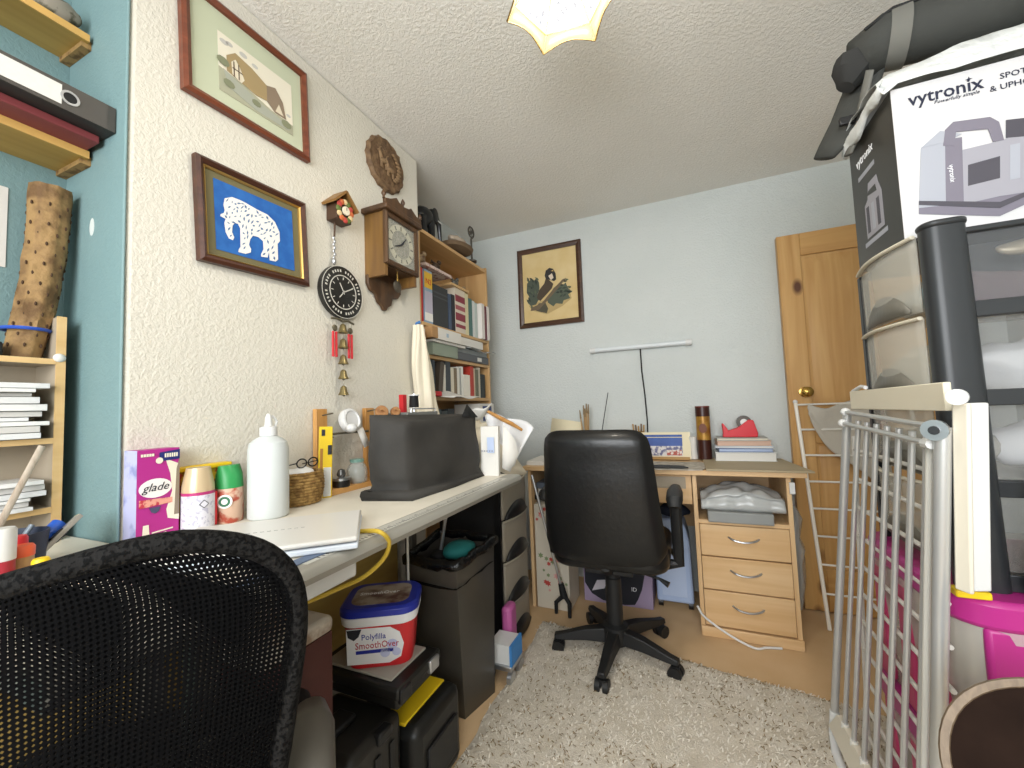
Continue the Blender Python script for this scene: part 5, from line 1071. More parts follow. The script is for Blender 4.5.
# ================================================================= near alcove
M_raw = wood('raw_shelf_pine', '#A5843F', '#B8964F', 1, 6, .6); M_rawe = wood('shelf_edge_pine', '#C79A50', '#D9AE66', 1, 6, .5)
for (xf, z, l_) in ((-1.305, 2.046, 'upper raw pine wall shelf in the blue alcove'), (-1.292, 1.742, 'lower raw pine wall shelf carrying files in the blue alcove')):
    s_ = thing('wall_shelf', l_, 'shelf', (-1.36, .25, z), 'alcove wall shelves'); MB().bx(AX+.001, xf-.003, -.30, .474, z, z+.018).build('board', M_raw, s_); MB().bx(xf-.003, xf, -.30, .474, z, z+.018).build('front_edge', M_rawe, s_)
    MB().bx(AX+.001, xf-.012, .463, .4815, z-.012, z+.010).build('end_batten', mat('rough_batten', '#9A7A4A', .8, var=(60, '#6E522E', .5, .65), bump=(90, .6, .004)), s_)
st = tag(blob('stone_ornament', (-1.335, .42, 2.095), (.028, .045, .034), mat('speckled_stone', '#8C8476', .8, var=(50, '#55503F', .48, .6)), amp=.01, sc=30), 'speckled stone ornament on the upper alcove shelf', 'ornament')
tag(blob('dark_rock', (-1.34, .335, 2.087), (.03, .035, .026), mat('dark_rock', '#4A3A34', .7), amp=.012, sc=30), 'dark rock beside the speckled stone on the upper shelf', 'ornament')
mf = thing('maroon_file', 'maroon box file lying flat under the black lever arch file', 'file', (-1.32, .25, 1.76)); MB().bx(-1.42, -1.235, .12, .470, 1.7605, 1.778).build('cover', mat('maroon_file_board', '#7E3A3C', .55), mf, bevel=.002)
lf = thing('lever_arch_file', 'black lever arch file with white spine label lying on the shelf', 'file', (-1.30, .25, 1.78)); LFz0, LFz1, LFx, LFy = 1.779, 1.838, -1.19, .480
MB().bx(-1.42, LFx-.003, .12, LFy, LFz0, LFz0+.003).build('cover', mat('black_file_board', '#2E2C2A', .5), lf); MB().bx(-1.42, LFx-.003, .12, LFy, LFz1-.003, LFz1).build('cover', MATS['black_file_board'], lf)
MB().bx(LFx-.004, LFx, .12, LFy, LFz0, LFz1).build('spine', mat('grey_file_spine', '#4A4641', .5), lf); MB().bx(-1.41, LFx-.01, .13, LFy-.012, LFz0+.004, LFz1-.02).build('paper_block', M_pages, lf)
lp = PX(62, 85, LFx).y
MB().bx(LFx-.0005, LFx+.0008, .12, lp, LFz0+.008, LFz1-.008).build('spine_label', M_paper, lf); rc = PX(70, 101, LFx)
MB().lathe([(.0155, 0), (.0155, .002), (.011, .002), (.011, 0)], (LFx, rc.y, (LFz0+LFz1)/2), 22, 0, Matrix.Rotation(PI/2, 4, 'Y'), ring=True).build('finger_ring', M_silver, lf); MB().lathe([(.011, 0), (.011, .0012), (0, .0012)], (LFx, rc.y, (LFz0+LFz1)/2), 20, 0, Matrix.Rotation(PI/2, 4, 'Y')).build('finger_hole', M_blackm, lf)
# ---- pigeonhole unit on the worktop
M_uni = wood('pigeonhole_birch', '#CDA56B', '#DDBB85', 1, 6, .5); M_unig = mat('greyed_board', '#A99C88', .7)
un = thing('pigeonhole_unit', 'birch pigeonhole unit stuffed with letters in the blue alcove', 'shelf unit', (-1.37, .2, DZ)); UX, UY = -1.322, .452
MB().bx(AX+.004, UX, UY-.014, UY, DZ, 1.350).build('side_panel', M_unig, un); MB().bx(UX, UX+.003, UY-.015, UY+.001, DZ, 1.352).build('side_edge', M_uni, un)
MB().bx(AX+.002, AX+.008, -.15, UY-.014, DZ, 1.28).build('back_panel', M_unig, un)
for z in (1.252, 1.072, .918): s_ = MB().bx(AX+.008, UX, -.15, UY-.014, z-.012, z).build('shelf', M_unig, un); MB().bx(UX, UX+.003, -.15, UY-.0145, z-.0125, z).build('shelf_edge', M_uni, s_)
MB().ball((UX+.004, UY-.01, 1.255), (.006, .011, .010), 0, 10, 8).build('putty_blob', M_paper, un)
# cactus skeleton
cw = thing('cactus_log', 'dried cactus skeleton log leaning on the blue alcove wall', 'ornament', (-1.372, .40, 1.252)); M_cac = mat('dried_cactus', '#9A7A4E', .75, var=(22, '#6B4F30', .42, .62), bump=(60, .6, .006))
P0, P1 = Vector((-1.368, .398, 1.253)), Vector((-1.368, .436, 1.665)); q = MB(); vs = []; NR_, NS = 36, 24
for j in range(NR_+1):
    t = j/NR_; c = P0.lerp(P1, t)+Vector((0, .010*math.sin(PI*t), 0))
    for k in range(NS):
        a = 2*PI*k/NS; r = .030+.006*t+.0022*math.cos(a*8)+.003*noise.noise(Vector((a*2, t*9, 0))); vs.append(c+Vector((r*math.cos(a), r*math.sin(a), 0)))
q.add(vs, [(j*NS+k, j*NS+(k+1) % NS, (j+1)*NS+(k+1) % NS, (j+1)*NS+k) for j in range(NR_) for k in range(NS)]+[tuple(NR_*NS+k for k in range(NS)), tuple(range(NS))]); q.build('log', M_cac, cw, smooth=60)
hq = MB(); 
for j in range(15):
    for k in range(7):
        a = 2*PI*k/7-1.2+(.45 if j % 2 else 0); t = .07+.058*j; c = P0.lerp(P1, t)+Vector((0, .010*math.sin(PI*t), 0)); r = .0305+.006*t; hq.ball(c+Vector((r*math.cos(a), r*math.sin(a), 0)), (.0022, .0022, .0050), 0, 6, 4)
hq.build('spine_pits', mat('pit_brown', '#4A3320', .8), cw, kind='stuff')
MB().tube([P0.lerp(P1, .16)+Vector((.0372*math.cos(a), .0372*math.sin(a), 0)) for a in [2*PI*k/28 for k in range(28)]], .004, 6, closed=True).build('blue_band', mat('blue_band', '#2B51B0', .5), cw)
tag(MB().box((-1.345, .335, 1.268), (.04, .05, .030)).jitter(.004, 30).build('black_clip', M_black, bevel=.006), 'black metal clip beside the cactus log', 'clip')
# letters
random.seed(21)
def letters(z, n, y1, lab):
    for k in range(n):
        w_ = random.uniform(.20, .26); th = random.uniform(.006, .015); zz = z; z += th+.0012; d = random.uniform(-.01, .012); yy = y1-random.uniform(0, .03); tl = random.uniform(-.06, .06)
        q = MB(Matrix.Translation((-1.365+d, yy-w_/2, zz)) @ Matrix.Rotation(tl*.4, 4, 'Z')); q.box((0, 0, th/2), (.11, w_, th)); o = q.build('envelope', mat('envelope_%d' % (k % 3), ['#D9D8D6', '#C9C5BF', '#E2E0DC'][k % 3], .8), bevel=.0008)
        tag(o, '%s, layer %s of the pile' % (lab, ['lowest', 'second', 'third', 'fourth', 'fifth', 'sixth', 'seventh', 'eighth', 'ninth', 'tenth'][k]), 'letter', 'letters in the pigeonholes')
letters(1.0735, 10, .428, 'white letter in the upper pigeonhole'); letters(.9195, 6, .43, 'envelope in the lower pigeonhole')
q = MB().add([PX(0, 520, -1.28), PX(6, 524, -1.28), PX(46, 448, -1.30), PX(38, 443, -1.30)], [(0, 1, 2, 3)])
b0, b1 = PX(2, 520, -1.27), PX(42, 446, -1.30)
tag(MB().tube([b0-(b1-b0)*.3, b1], [.006, .006], 8, flat=.35).build('mixing_stick', wood('weathered_stick', '#A08C78', '#C7B8A6', 2, 20, .7)), 'flat wooden stirring stick leaning on the pigeonhole unit', 'stick')
# white sheet on the alcove wall
tag(MB().bx(AX+.0005, AX+.002, PX(-20, 240, AX).y, PX(6, 240, AX).y, 1.47, 1.66).build('pinned_sheet', M_paper), 'white sheet pinned to the blue alcove wall', 'paper')
# ================================================================= on the worktop
# ---- air freshener carton
gb = thing('freshener_carton', 'magenta and lilac air freshener carton at the near end of the worktop', 'box', (-1.124, .53, DZ)); gx, gy0, gy1, gz = -1.10, .492, .572, 1.038
MB().bx(-1.150, gx-.0005, gy0, gy1, DZ, gz).build('carton', mat('magenta_card', '#B02C86', .45), gb)
MB().bx(-1.1505, gx-.0005, gy0-.0006, gy0, DZ, gz).build('side_print', mat('lilac_card_print', '#B9BADC', .45, var=(22, '#8C8FBC', .5, .62)), gb)
def gq(pts, m, nm, l): return MB().prism(pts, (gx-.0004+l, gy0, DZ), Y_, Z_, .0005).build(nm, m, gb, smooth=0)
GW = gy1-gy0; M_gcr = mat('cream_print', '#E8DCC0', .5); M_navy = mat('navy_card', '#1F2A6B', .5)
gq([(.058, .04), (.080, .032), (.080, .16), (.052, .175), (.062, .14), (.066, .1), (.055, .06)], M_gcr, 'swoosh_print', .0003)
gq([(.070, .045), (.080, .045), (.080, .175), (.074, .15)], mat('brown_grey_print', '#8C7E6C', .5), 'device_print', .0008)
gq([(.040, .170), (.080, .172), (.080, .194), (.040, .190)], M_navy, 'corner_flash', .0010)
gq(circ(.007, 14, .040, .172), M_gcr, 'seal_print', .0014)
gq(circ(.031, 24, .034, .112, .021), mat('oval_white', '#EFEAE6', .5), 'oval_label', .0010)
gq([(.004, .072), (.066, .074), (.066, .086), (.004, .090)], mat('flower_band', '#E0A08C', .5, var=(90, '#C23A4A', .5, .6)), 'flower_band', .0012)
gq([(.022, .070), (.044, .070), (.040, .060), (.033, .056), (.026, .060)], mat('slate_print', '#4A4A66', .5), 'badge_print', .0016)
gq([(.010, .004), (.024, .004), (.022, .034), (.012, .034)], M_gcr, 'can_print', .0010)
text('glade', .025, M_print, gb, (gx+.0014, gy0+.009, DZ+.106), Y_, Z_, shear=.35, sx=.95)
for k in range(5): gq([(.006+.005*k, .183), (.010+.005*k, .183), (.010+.005*k, .189), (.006+.005*k, .189)], M_gcr, 'small_print', .0012)
for k in range(6): gq([(.050+.0045*k, .178), (.053+.0045*k, .178), (.053+.0045*k, .187), (.050+.0045*k, .187)], M_gcr, 'small_print', .0016)
gq([(.028, .013), (.068, .015), (.068, .018), (.028, .016)], M_gcr, 'small_print', .0012); gq([(.028, .008), (.055, .009), (.055, .011), (.028, .010)], M_gcr, 'small_print', .0012)
# ---- refill can
c1 = thing('refill_can', 'beige and white aerosol refill can with magenta stripe beside the carton', 'can', (-1.092, .605, DZ)); cc1 = (-1.090, .607, DZ)
MB().lathe([(.030, 0), (.033, .004), (.033, .086)], cc1, 28).build('can', mat('white_label', '#D9D7DE', .4, var=(120, '#B9B6C6', .55, .6)), c1); MB().lathe([(.0334, .083), (.0334, .090)], cc1, 28).build('stripe', mat('magenta_stripe', '#B0306E', .4), c1)
MB().lathe([(.033, .088), (.032, .105), (.026, .135), (.024, .146), (.0, .147)], cc1, 28).build('cap', mat('beige_satin_cap', '#C9B28E', .3, .2), c1)
hz = MB(); o_ = Vector(cc1)
for k in (0,): MB().prism([(0, .010), (.010, 0), (0, -.010), (-.010, 0)], o_+Vector((.0335, -.006, .062)), Vector((.18, .98, 0)).normalized(), Z_, .0008).build('hazard_mark', M_print, c1, smooth=0); MB().prism([(0, .008), (.008, 0), (0, -.008), (-.008, 0)], o_+Vector((.0340, -.006, .062)), Vector((.18, .98, 0)).normalized(), Z_, .0010).build('hazard_ground', MATS['white_label'], c1, smooth=0)
MB().cyl(o_+Vector((.016, .0285, .004)), o_+Vector((.016, .0285, .084)), .005, n=6).build('side_stripe', M_red, c1)
# ---- yellow tray
yt = thing('yellow_rim_tub', 'shallow tub with yellow rim and red label behind the refill can', 'tub', (-1.125, .64, DZ)); MB().bx(-1.150, -1.128, .575, .700, DZ, DZ+.135).build('body', mat('red_yellow_label', '#C2442C', .5, var=(30, '#E6C23A', .5, .55)), yt); MB().bx(-1.152, -1.120, .570, .706, DZ+.135, DZ+.147).build('rim', M_yel, yt, bevel=.003)
# ---- green capped can
c2 = thing('green_capped_can', 'air freshener can with green wedge cap and floral label', 'can', (-1.085, .672, DZ)); cc2 = Vector((-1.085, .676, DZ))
MB().lathe([(.029, 0), (.031, .004), (.031, .085), (.029, .088)], cc2, 28).build('can', mat('floral_label', '#C9A890', .45, var=(45, '#A84A36', .48, .6)), c2)
loft(Matrix.Translation(cc2), [[(.031*math.cos(a), .031*math.sin(a), .086) for a in [2*PI*k/24 for k in range(24)]], [(.028*math.cos(a), .029*math.sin(a), .120) for a in [2*PI*k/24 for k in range(24)]], [(.012*math.cos(a), .026*math.sin(a), .142) for a in [2*PI*k/24 for k in range(24)]]]).build('cap', mat('green_cap', '#2A8C4A', .4), c2)
un_ = Vector((.65, -.76, 0)); uv = Vector((.76, .65, 0))
for r, z, m, l in ((.017, .055, MATS['oval_white'], .0006), (.0125, .055, mat('dark_green_print', '#2E6B4A', .5), .0012), (.007, .055, MATS['oval_white'], .0018)): MB().prism(circ(r, 20), cc2+un_*(.0300+l)+Z_*z, uv, Z_, .0012).build('badge', m, c2, smooth=0)
# ---- white squeeze bottle
M_hd = mat('milky_plastic', '#C9CDCB', .45, trans=.0); sb = thing('squeeze_bottle', 'tall milky white squeeze bottle with spout cap on the worktop', 'bottle', (-1.022, .735, DZ)); cb_ = (-1.022, .737, DZ)
MB().lathe([(.044, 0), (.048, .004), (.048, .176), (.044, .194), (.030, .206), (.019, .211), (.019, .214)], cb_, 32).build('bottle', M_hd, sb); MB().lathe([(.021, .212), (.021, .234), (.010, .238), (.007, .262), (.004, .270), (0, .270)], cb_, 20).build('cap', M_white, sb)
MB().tube([(cb_[0], cb_[1], DZ+.262), (cb_[0], cb_[1]+.014, DZ+.262), (cb_[0], cb_[1]+.024, DZ+.248), (cb_[0], cb_[1]+.018, DZ+.232)], .0035, 7).build('tether', M_white, sb)
# ---- wicker basket
bk_ = thing('wicker_basket', 'round woven seagrass basket behind the squeeze bottle', 'basket', (-1.083, .875, DZ)); q = MB(); kc = Vector((-1.084, .872, DZ)); M_wick = mat('seagrass', '#A8864E', .75, var=(60, '#7E5E30', .45, .6), bump=(90, .5, .004))
for j in range(11):
    r = .057+.012*math.sin(PI*(j+1)/14); pts = []
    for k in range(48): a = 2*PI*k/48; pts.append(kc+Vector(((r+.0025*(1 if (k+j) % 2 else -1))*math.cos(a), (r+.0025*(1 if (k+j) % 2 else -1))*math.sin(a), .006+.0085*j)))
    MB().tube(pts, .0050, 6, closed=True).build('weave_ring', M_wick, bk_, smooth=180)
MB().lathe([(.056, .001), (.0, .002)], kc, 24).build('base', M_wick, bk_)
tag(blob('white_rag', kc+Vector((0, 0, .085)), (.048, .048, .018), M_wcloth, amp=.008, sc=30), 'white rag lying in the seagrass basket', 'cloth')
sp_ = thing('spectacles', 'dark rimmed spectacles lying on the rag in the basket', 'spectacles', kc+Vector((-.01, .03, .104)))
for s_ in (-1, 1): MB().tube([kc+Vector((.014, .025+s_*.02+.017*math.cos(a), .118+.013*math.sin(a))) for a in [2*PI*k/18 for k in range(18)]], .0022, 6, closed=True).build('rim', M_black, sp_); MB().tube([kc+Vector((.014, .025+s_*.037, .120)), kc+Vector((-.05, .025+s_*.036, .108))], .0018, 6).build('temple', M_black, sp_)
# ---- yellow packet
yp = thing('yellow_packet', 'tall yellow cardboard packet leaning in front of the thread rack', 'packet', (-1.068, .945, DZ)); T_ = Matrix.Translation((-1.066, .955, DZ)) @ Matrix.Rotation(-.62, 4, 'Z') @ Matrix.Rotation(-.03, 4, 'X')
MB(T_).box((0, 0, .112), (.018, .042, .224), taper=.92).build('packet', mat('yellow_card', '#E0BE1F', .45), yp, bevel=.002)
MB(T_).box((.0092, .006, .05), (.001, .022, .09)).build('grey_panel', mat('white_print2', '#CFCFCB', .5), yp); MB(T_).box((.0095, -.012, .09), (.001, .008, .13)).build('brown_stripe', mat('brown_print', '#A8742A', .5), yp); MB(T_).box((.0096, .012, .15), (.001, .012, .03)).build('text_block', M_print, yp); MB(T_).box((.0096, -.008, .205), (.001, .010, .02)).build('text_block', M_print, yp)
# ---- thread rack
tr_ = thing('thread_rack', 'wooden thread rack with upright posts on a base board at the wall', 'rack', (-1.105, 1.07, DZ)); M_rk = wood('rack_pine', '#B98444', '#CF9C5C', 2, 9, .5)
MB().bx(-1.152, -1.058, .965, 1.255, DZ, DZ+.018).build('base_board', wood('rack_pine_base', '#B98444', '#CF9C5C', 1, 9, .5), tr_, bevel=.002)
MB().bx(-1.150, -1.132, 1.212, 1.258, DZ+.018, 1.122).build('post', M_rk, tr_, bevel=.002); MB().bx(-1.150, -1.132, .985, 1.030, DZ+.018, 1.122).build('post', M_rk, tr_, bevel=.002)
for y, z in ((1.222, 1.11), (1.225, .98), (1.245, .90), (1.01, 1.10), (1.01, 1.02)): MB().cyl((-1.132, y, z), (-1.085, y, z+.006), .0028, n=6).build('peg', M_tin, tr_)
MB().cyl((-1.12, 1.03, 1.035), (-1.12, 1.21, 1.035), .004, n=8).build('cross_rod', M_tin, tr_)
# white cup hook roll with tag
rl = thing('white_reel', 'white round reel with dangling paper tag on the thread rack', 'reel', (-1.10, 1.112, 1.04)); Tr = Matrix.Translation((-1.112, 1.112, 1.078)) @ Matrix.Rotation(PI/2-.25, 4, 'Y') @ Matrix.Rotation(0, 4, 'X')
MB(Tr).lathe([(.042, -.012), (.045, 0), (.042, .012), (.033, .015), (.030, .010), (.013, .009), (.0, .009)], n=28).build('reel', M_white, rl, bevel=.001); MB().ball((-1.08, 1.088, 1.052), (.018, .022, .016)).build('knob', M_white, rl)
a_ = Vector((-1.085, 1.118, 1.042)); MB().add([a_, a_+Vector((.004, .024, .010)), a_+Vector((.004, .060, -.056)), a_+Vector((0, .034, -.066))], [(0, 1, 2, 3)]).build('tag', M_paper, rl, solid=.0008)
# discs of wood
for (y, x, r, l_) in ((1.172, -1.02, .024, 'larger brown wooden bobbin behind the black cover'), (1.224, -1.0, .018, 'smaller brown wooden bobbin behind the black cover')):
    w_ = thing('wooden_bobbin', l_, 'bobbin', (x, y, DZ), 'wooden bobbins'); MB().cyl((x, y, DZ), (x, y, 1.09), .006, n=8).build('spindle', M_rk, w_); MB(Matrix.Translation((x, y, 1.104)) @ Matrix.Rotation(PI/2-.3, 4, 'Y') @ Matrix.Rotation(.5, 4, 'X')).lathe([(r*.9, -.009), (r, -.006), (r, .006), (r*.9, .009), (.006, .009), (.005, .004), (0, .004)], n=24).build('disc', wood('bobbin_wood', '#8A5C34', '#A8794A', 0, 14, .5), w_); MB().lathe([(.02, 0), (.02, .006), (.008, .01)], (x, y, DZ), 14).build('base', M_rk, w_)
# black tin, jar, gold box
tn = thing('black_tin', 'small black tin with silver lid and rings on the rack board', 'tin', (-1.08, 1.035, DZ+.018)); kc = (-1.082, 1.040, DZ+.018); MB().lathe([(.027, 0), (.028, .004), (.028, .022), (.0, .022)], kc, 24).build('tin', M_black, tn); MB().lathe([(.029, .022), (.029, .030), (.0, .031)], kc, 24).build('lid', M_silver, tn); MB().lathe([(.010, .031), (.015, .040), (.011, .056), (.0, .06)], kc, 16).build('knob', mat('dark_glass', '#5A5A58', .15, .4), tn)
jr = thing('glass_jar', 'clear glass jar beside the black tin on the rack board', 'jar', (-1.085, 1.115, DZ+.018)); M_jar = clear_plastic('jar_glass', '#C7CFCB', .38, .08); kc = (-1.088, 1.118, DZ+.018); MB().lathe([(.030, 0), (.034, .006), (.035, .045), (.028, .062), (.022, .068), (.022, .075)], kc, 26).build('jar', M_jar, jr); MB().lathe([(.024, .072), (.024, .082), (0, .083)], kc, 22).build('lid', clear_plastic('teal_lid', '#7FB3A6', .6), jr)
tag(MB().box((-1.015, 1.15, DZ+.012), (.045, .05, .024), rz=.4).build('gold_box', mat('gold_card', '#A88338', .4, .4), bevel=.003), 'small gold box on the worktop left of the black cover', 'box')
tag(MB().box((-1.0, 1.19, DZ+.020), (.03, .035, .040), rz=.1).build('ochre_block', mat('ochre_card', '#B08A48', .6), bevel=.003), 'small ochre block beside the gold box', 'box')
# ---- black fabric cover / bag
bg_ = thing('black_fabric_bag', 'large black fabric bag standing on the worktop', 'bag', (-.82, 1.16, DZ)); M_fab = mat('black_canvas', '#2B2926', .75, var=(7, '#393632', .35, .7), bump=(120, .2, .002))
Bt = [Vector((-.772, 1.010, DZ)), Vector((-.742, 1.405, DZ)), Vector((-.865, 1.42, DZ)), Vector((-.893, .960, DZ))]; Tp_ = [Vector((-.790, 1.015, 1.070)), Vector((-.757, 1.400, 1.085)), Vector((-.86, 1.41, 1.085)), Vector((-.893, .972, 1.096))]
q = MB(); NS_, NZ_ = 12, 14; ringv = []
def side(i, t, v):
    j = (i+1) % 4; p = Bt[i].lerp(Bt[j], t).lerp(Tp_[i].lerp(Tp_[j], t), v); ce = sum(Bt, Vector())/4; ce.z = p.z; d = (p-ce); d.z = 0; d.normalize()
    bul = .016*math.sin(PI*v)*math.sin(PI*t)+(.018*max(0, 1-v/.10) if v < .10 else 0)-.010*math.exp(-((v-.13)/.04)**2)
    p = p+d*bul; p += noise.noise_vector(p*9)*.017*math.sin(PI*min(1, v*1.0+.08)); 
    if i == 0: p.z -= .012*math.sin(PI*t)*v
    return p
vs = []; fs = []
for jv in range(NZ_+1):
    for i in range(4):
        for k in range(NS_): vs.append(side(i, k/NS_, jv/NZ_))
N4 = 4*NS_
fs = [(j*N4+k, j*N4+(k+1) % N4, (j+1)*N4+(k+1) % N4, (j+1)*N4+k) for j in range(NZ_) for k in range(N4)]
ctop = sum(Tp_, Vector())/4-Z_*.012; vs.append(ctop); fs += [(NZ_*N4+k, NZ_*N4+(k+1) % N4, len(vs)-1) for k in range(N4)]; vs.append(sum(Bt, Vector())/4); fs += [((k+1) % N4, k, len(vs)-1) for k in range(N4)]
q.add(vs, fs); q.build('body', M_fab, bg_, smooth=80)
MB().tube([Bt[0]+Vector((.014, -.02, .012)), Bt[0].lerp(Bt[1], .5)+Vector((.016, 0, .010)), Bt[1]+Z_*.010, Bt[2]+Z_*.010, Bt[3]+Vector((0, -.012, .014))], [.018, .012, .008, .008, .018], 8, closed=True).jitter(.004, 20).build('hem', M_fab, bg_, smooth=180)
MB().add([Tp_[1]+Vector((.0, -.10, -.008)), Tp_[1]+Vector((.004, .012, -.015)), Tp_[1]+Vector((-.02, -.028, .036))], [(0, 1, 2)]).build('flap', mat('black_lining', '#0E0E0E', .8), bg_, solid=.004)
# ---- sewing machine top behind, with thread cone
sm = thing('sewing_machine', 'grey topped sewing machine half hidden behind the black bag', 'sewing machine', (-1.0, 1.33, DZ)); MB().bx(-1.06, -.965, 1.25, 1.43, DZ, 1.085).build('body', mat('grey_machine', '#8C8A84', .45), sm, bevel=.012); MB().bx(-1.065, -.955, 1.24, 1.44, 1.085, 1.100).build('top_plate', mat('slate_plate', '#6F706C', .4), sm, bevel=.003)
MB().tube([(-.958, 1.26, 1.09), (-.955, 1.26, 1.112), (-.955, 1.42, 1.112), (-.958, 1.42, 1.09)], .0025, 6).build('carry_wire', M_silver, sm)
tc_ = thing('thread_spool', 'black thread spool standing on the sewing machine top', 'spool', (-.98, 1.312, 1.10)); MB().cyl((-.98, 1.312, 1.100), (-.98, 1.312, 1.172), .003, n=6).build('spindle', M_silver, tc_); MB().lathe([(.018, .018), (.019, .02), (.017, .060), (.018, .063)], (-.98, 1.312, 1.10), 18).build('thread', M_blackm, tc_)
for z in (.012, .064): MB().lathe([(.021, 0), (.021, .004)], (-.98, 1.312, 1.10+z), 18).build('flange', M_white, tc_)
tag(MB().bx(-1.035, -1.015, 1.290, 1.312, 1.10, 1.170).build('red_packet', M_red), 'narrow red packet behind the black thread spool', 'packet')
# ---- white heap at the far end of the worktop
def heapf(u, v):
    x = -1.10+.40*v; y = 1.43+.36*u; base = .848 if y < 1.49 else .848-.055*min(1, (y-1.49)/.15)
    bp = (max(0, math.sin(PI*u))**.45)*(max(0, math.sin(PI*v))**.5); n1 = 1-2*abs(noise.noise(Vector((x*8, y*8, 3)))); n2 = 1-2*abs(noise.noise(Vector((x*17, y*17, 8))))
    z = base+bp*(.165+.05*n1+.022*n2+.03*math.sin(PI*u)); return Vector((x+.02*bp*noise.noise(Vector((y*15, z*15, 1))), y+.02*bp*noise.noise(Vector((x*15, z*15, 5))), z))
tag(MB().grid(heapf, 60, 60).build('white_laundry_heap', M_linen, solid=.003, smooth=180), 'heap of white cloths piled at the far end of the worktop', 'laundry')
def cornerf(u, v):
    A_, B_, C_, D_ = PY(484, 414, 1.56), PY(533, 427, 1.72), PY(516, 466, 1.64), PY(497, 470, 1.57)
    p = A_.lerp(B_, u).lerp(D_.lerp(C_, u), v); w_ = math.sin(PI*u)*.5+.5
    return p+Vector((.012*math.sin(u*9+v*2), -.020*math.sin(u*13+v)*w_, .014*math.sin(u*PI)*(1-v)+.006*math.sin(u*11)))
tag(MB().grid(cornerf, 26, 14).build('white_pillowcase', M_wcloth, solid=.003, smooth=180), 'white cloth with pointed corner draped in front of the heap', 'cloth')
q = MB().grid(lambda u, v: PY(470+22*u, 412-8*u+12*v, 1.50)+Vector((-.05*v, .04*v, .008*math.sin(7*u))), 8, 5)
tag(q.build('white_envelope', M_paper, solid=.002), 'white envelope tucked between black bag and white heap', 'paper')
pb_ = thing('paper_bag', 'upright white paper bag with faint blue print right of the black bag', 'bag', (-.715, 1.44, DZ)); B_ = [Vector((-.752, 1.425, DZ)), Vector((-.678, 1.43, DZ)), Vector((-.685, 1.462, DZ)), Vector((-.758, 1.458, DZ))]
hull8(B_, [p+Vector((.002, .004, .192)) for p in B_], 'sheet', M_paper, pb_, bevel=.001); MB().bx(-.720, -.690, 1.4225, 1.4235, DZ+.09, DZ+.15).build('blue_print', mat('pale_blue_ink', '#B4C2DC', .7), pb_)
for k in range(5): MB().bx(-.746+.011*k, -.740+.011*k, 1.4215, 1.4225, DZ+.095, DZ+.099).build('print_mark', mat('grey_ink', '#7C8090', .7), pb_)
P_ = [PY(503, 424, 1.47), PY(515, 440, 1.49), PY(519, 453, 1.5), PY(510, 472, 1.5), PY(502, 468, 1.475)]
tag(MB().add(P_, [(0, 1, 2, 3, 4)]).build('loose_sheet', M_paper, solid=.002), 'curled white sheet standing beside the upright paper bag', 'paper')
hp_ = [PY(487, 411, 1.53), PY(500, 418, 1.56), PY(512, 424, 1.59), PY(522, 430, 1.62)]
tag(MB().tube(hp_, [.006, .009, .009, .006], 8).build('wooden_hanger', wood('hanger_wood', '#A8763C', '#C08E50', 0, 14, .5)), 'wooden hanger arm resting on the white heap', 'hanger')
# ---- laptop
lt = thing('laptop', 'closed white laptop overhanging the front edge of the worktop', 'laptop', (-.80, .57, DZ)); fr = Vector((-.590, .606, DZ)); d1 = Vector((-.746, -.666, 0)); d2_ = Vector((-.666, .746, 0))
def lap(a0, a1, b0, b1, z0, z1, nm, m, **k):
    P = [fr+d1*a0+d2_*b0, fr+d1*a1+d2_*b0, fr+d1*a1+d2_*b1, fr+d1*a0+d2_*b1]; return hull8([p+Z_*(z0) for p in P], [p+Z_*(z1) for p in P], nm, m, lt, **k)
M_lap = mat('white_gloss_plastic', '#D6D3CD', .3); lap(0, .34, 0, .235, .003, .014, 'base', mat('laptop_base', '#D4DAE2', .35), bevel=.003); lap(.001, .339, .001, .234, .0165, .026, 'lid', M_lap, bevel=.004); lap(.004, .336, .02, .234, .013, .017, 'gap', mat('laptop_gap', '#3A4048', .5))
for k in range(9): lap(.110+.0125*k, .117+.0125*k, .120, .1225, .026, .0264, 'lid_mark', mat('lid_ink', '#8A8884', .5))
# ---- yellow cable
tag(MB().tube(smooth_path([PZ(350, 533, DZ+.004), PZ(365, 531, DZ+.005), PX(380, 532, DFX+.01), PX(389, 542, DFX+.012), PX(384, 558, DFX-.01), PX(365, 576, DFX-.05), PX(340, 588, DFX-.09), PX(312, 600, DFX-.11), PX(295, 606, DFX-.12)]), .0048, 8).build('yellow_cable', mat('yellow_cable', '#C8A838', .5)), 'yellow cable looping over the front edge of the worktop', 'cable')
# ---- pen pot group in the near alcove
po_ = thing('pen_pot', 'dark pot of pens on the near end of the worktop', 'pot', (-1.12, .315, DZ)); pc_ = Vector((-1.12, .320, DZ)); MB().lathe([(.042, 0), (.048, .07), (.046, .07), (.040, .004), (0, .004)], pc_, 22).build('pot', mat('dark_blue_pot', '#20283A', .5), po_)
def pen(p0, p1, r, m, nm, lab, capm=None):
    t = thing(nm, lab, 'pen', p0); p0, p1 = Vector(p0), Vector(p1); MB().cyl(p0, p0.lerp(p1, .72), r, n=12).build('barrel', m, t); MB().cyl(p0.lerp(p1, .72), p1, r*1.12, r*1.05, n=12).build('cap', capm or m, t); return t
M_bl = mat('blue_marker', '#1F4FA8', .4)
pen(pc_+Vector((.0, .01, .008)), PX(59, 523, -1.15), .011, M_bl, 'marker_pen', 'thick blue marker pen standing in the pot')
pen(pc_+Vector((-.01, -.01, .008)), PX(43, 530, -1.15), .0055, mat('lime_pen', '#B7C46A', .4), 'ballpoint_pen', 'slim lime green pen standing in the pot', M_white)
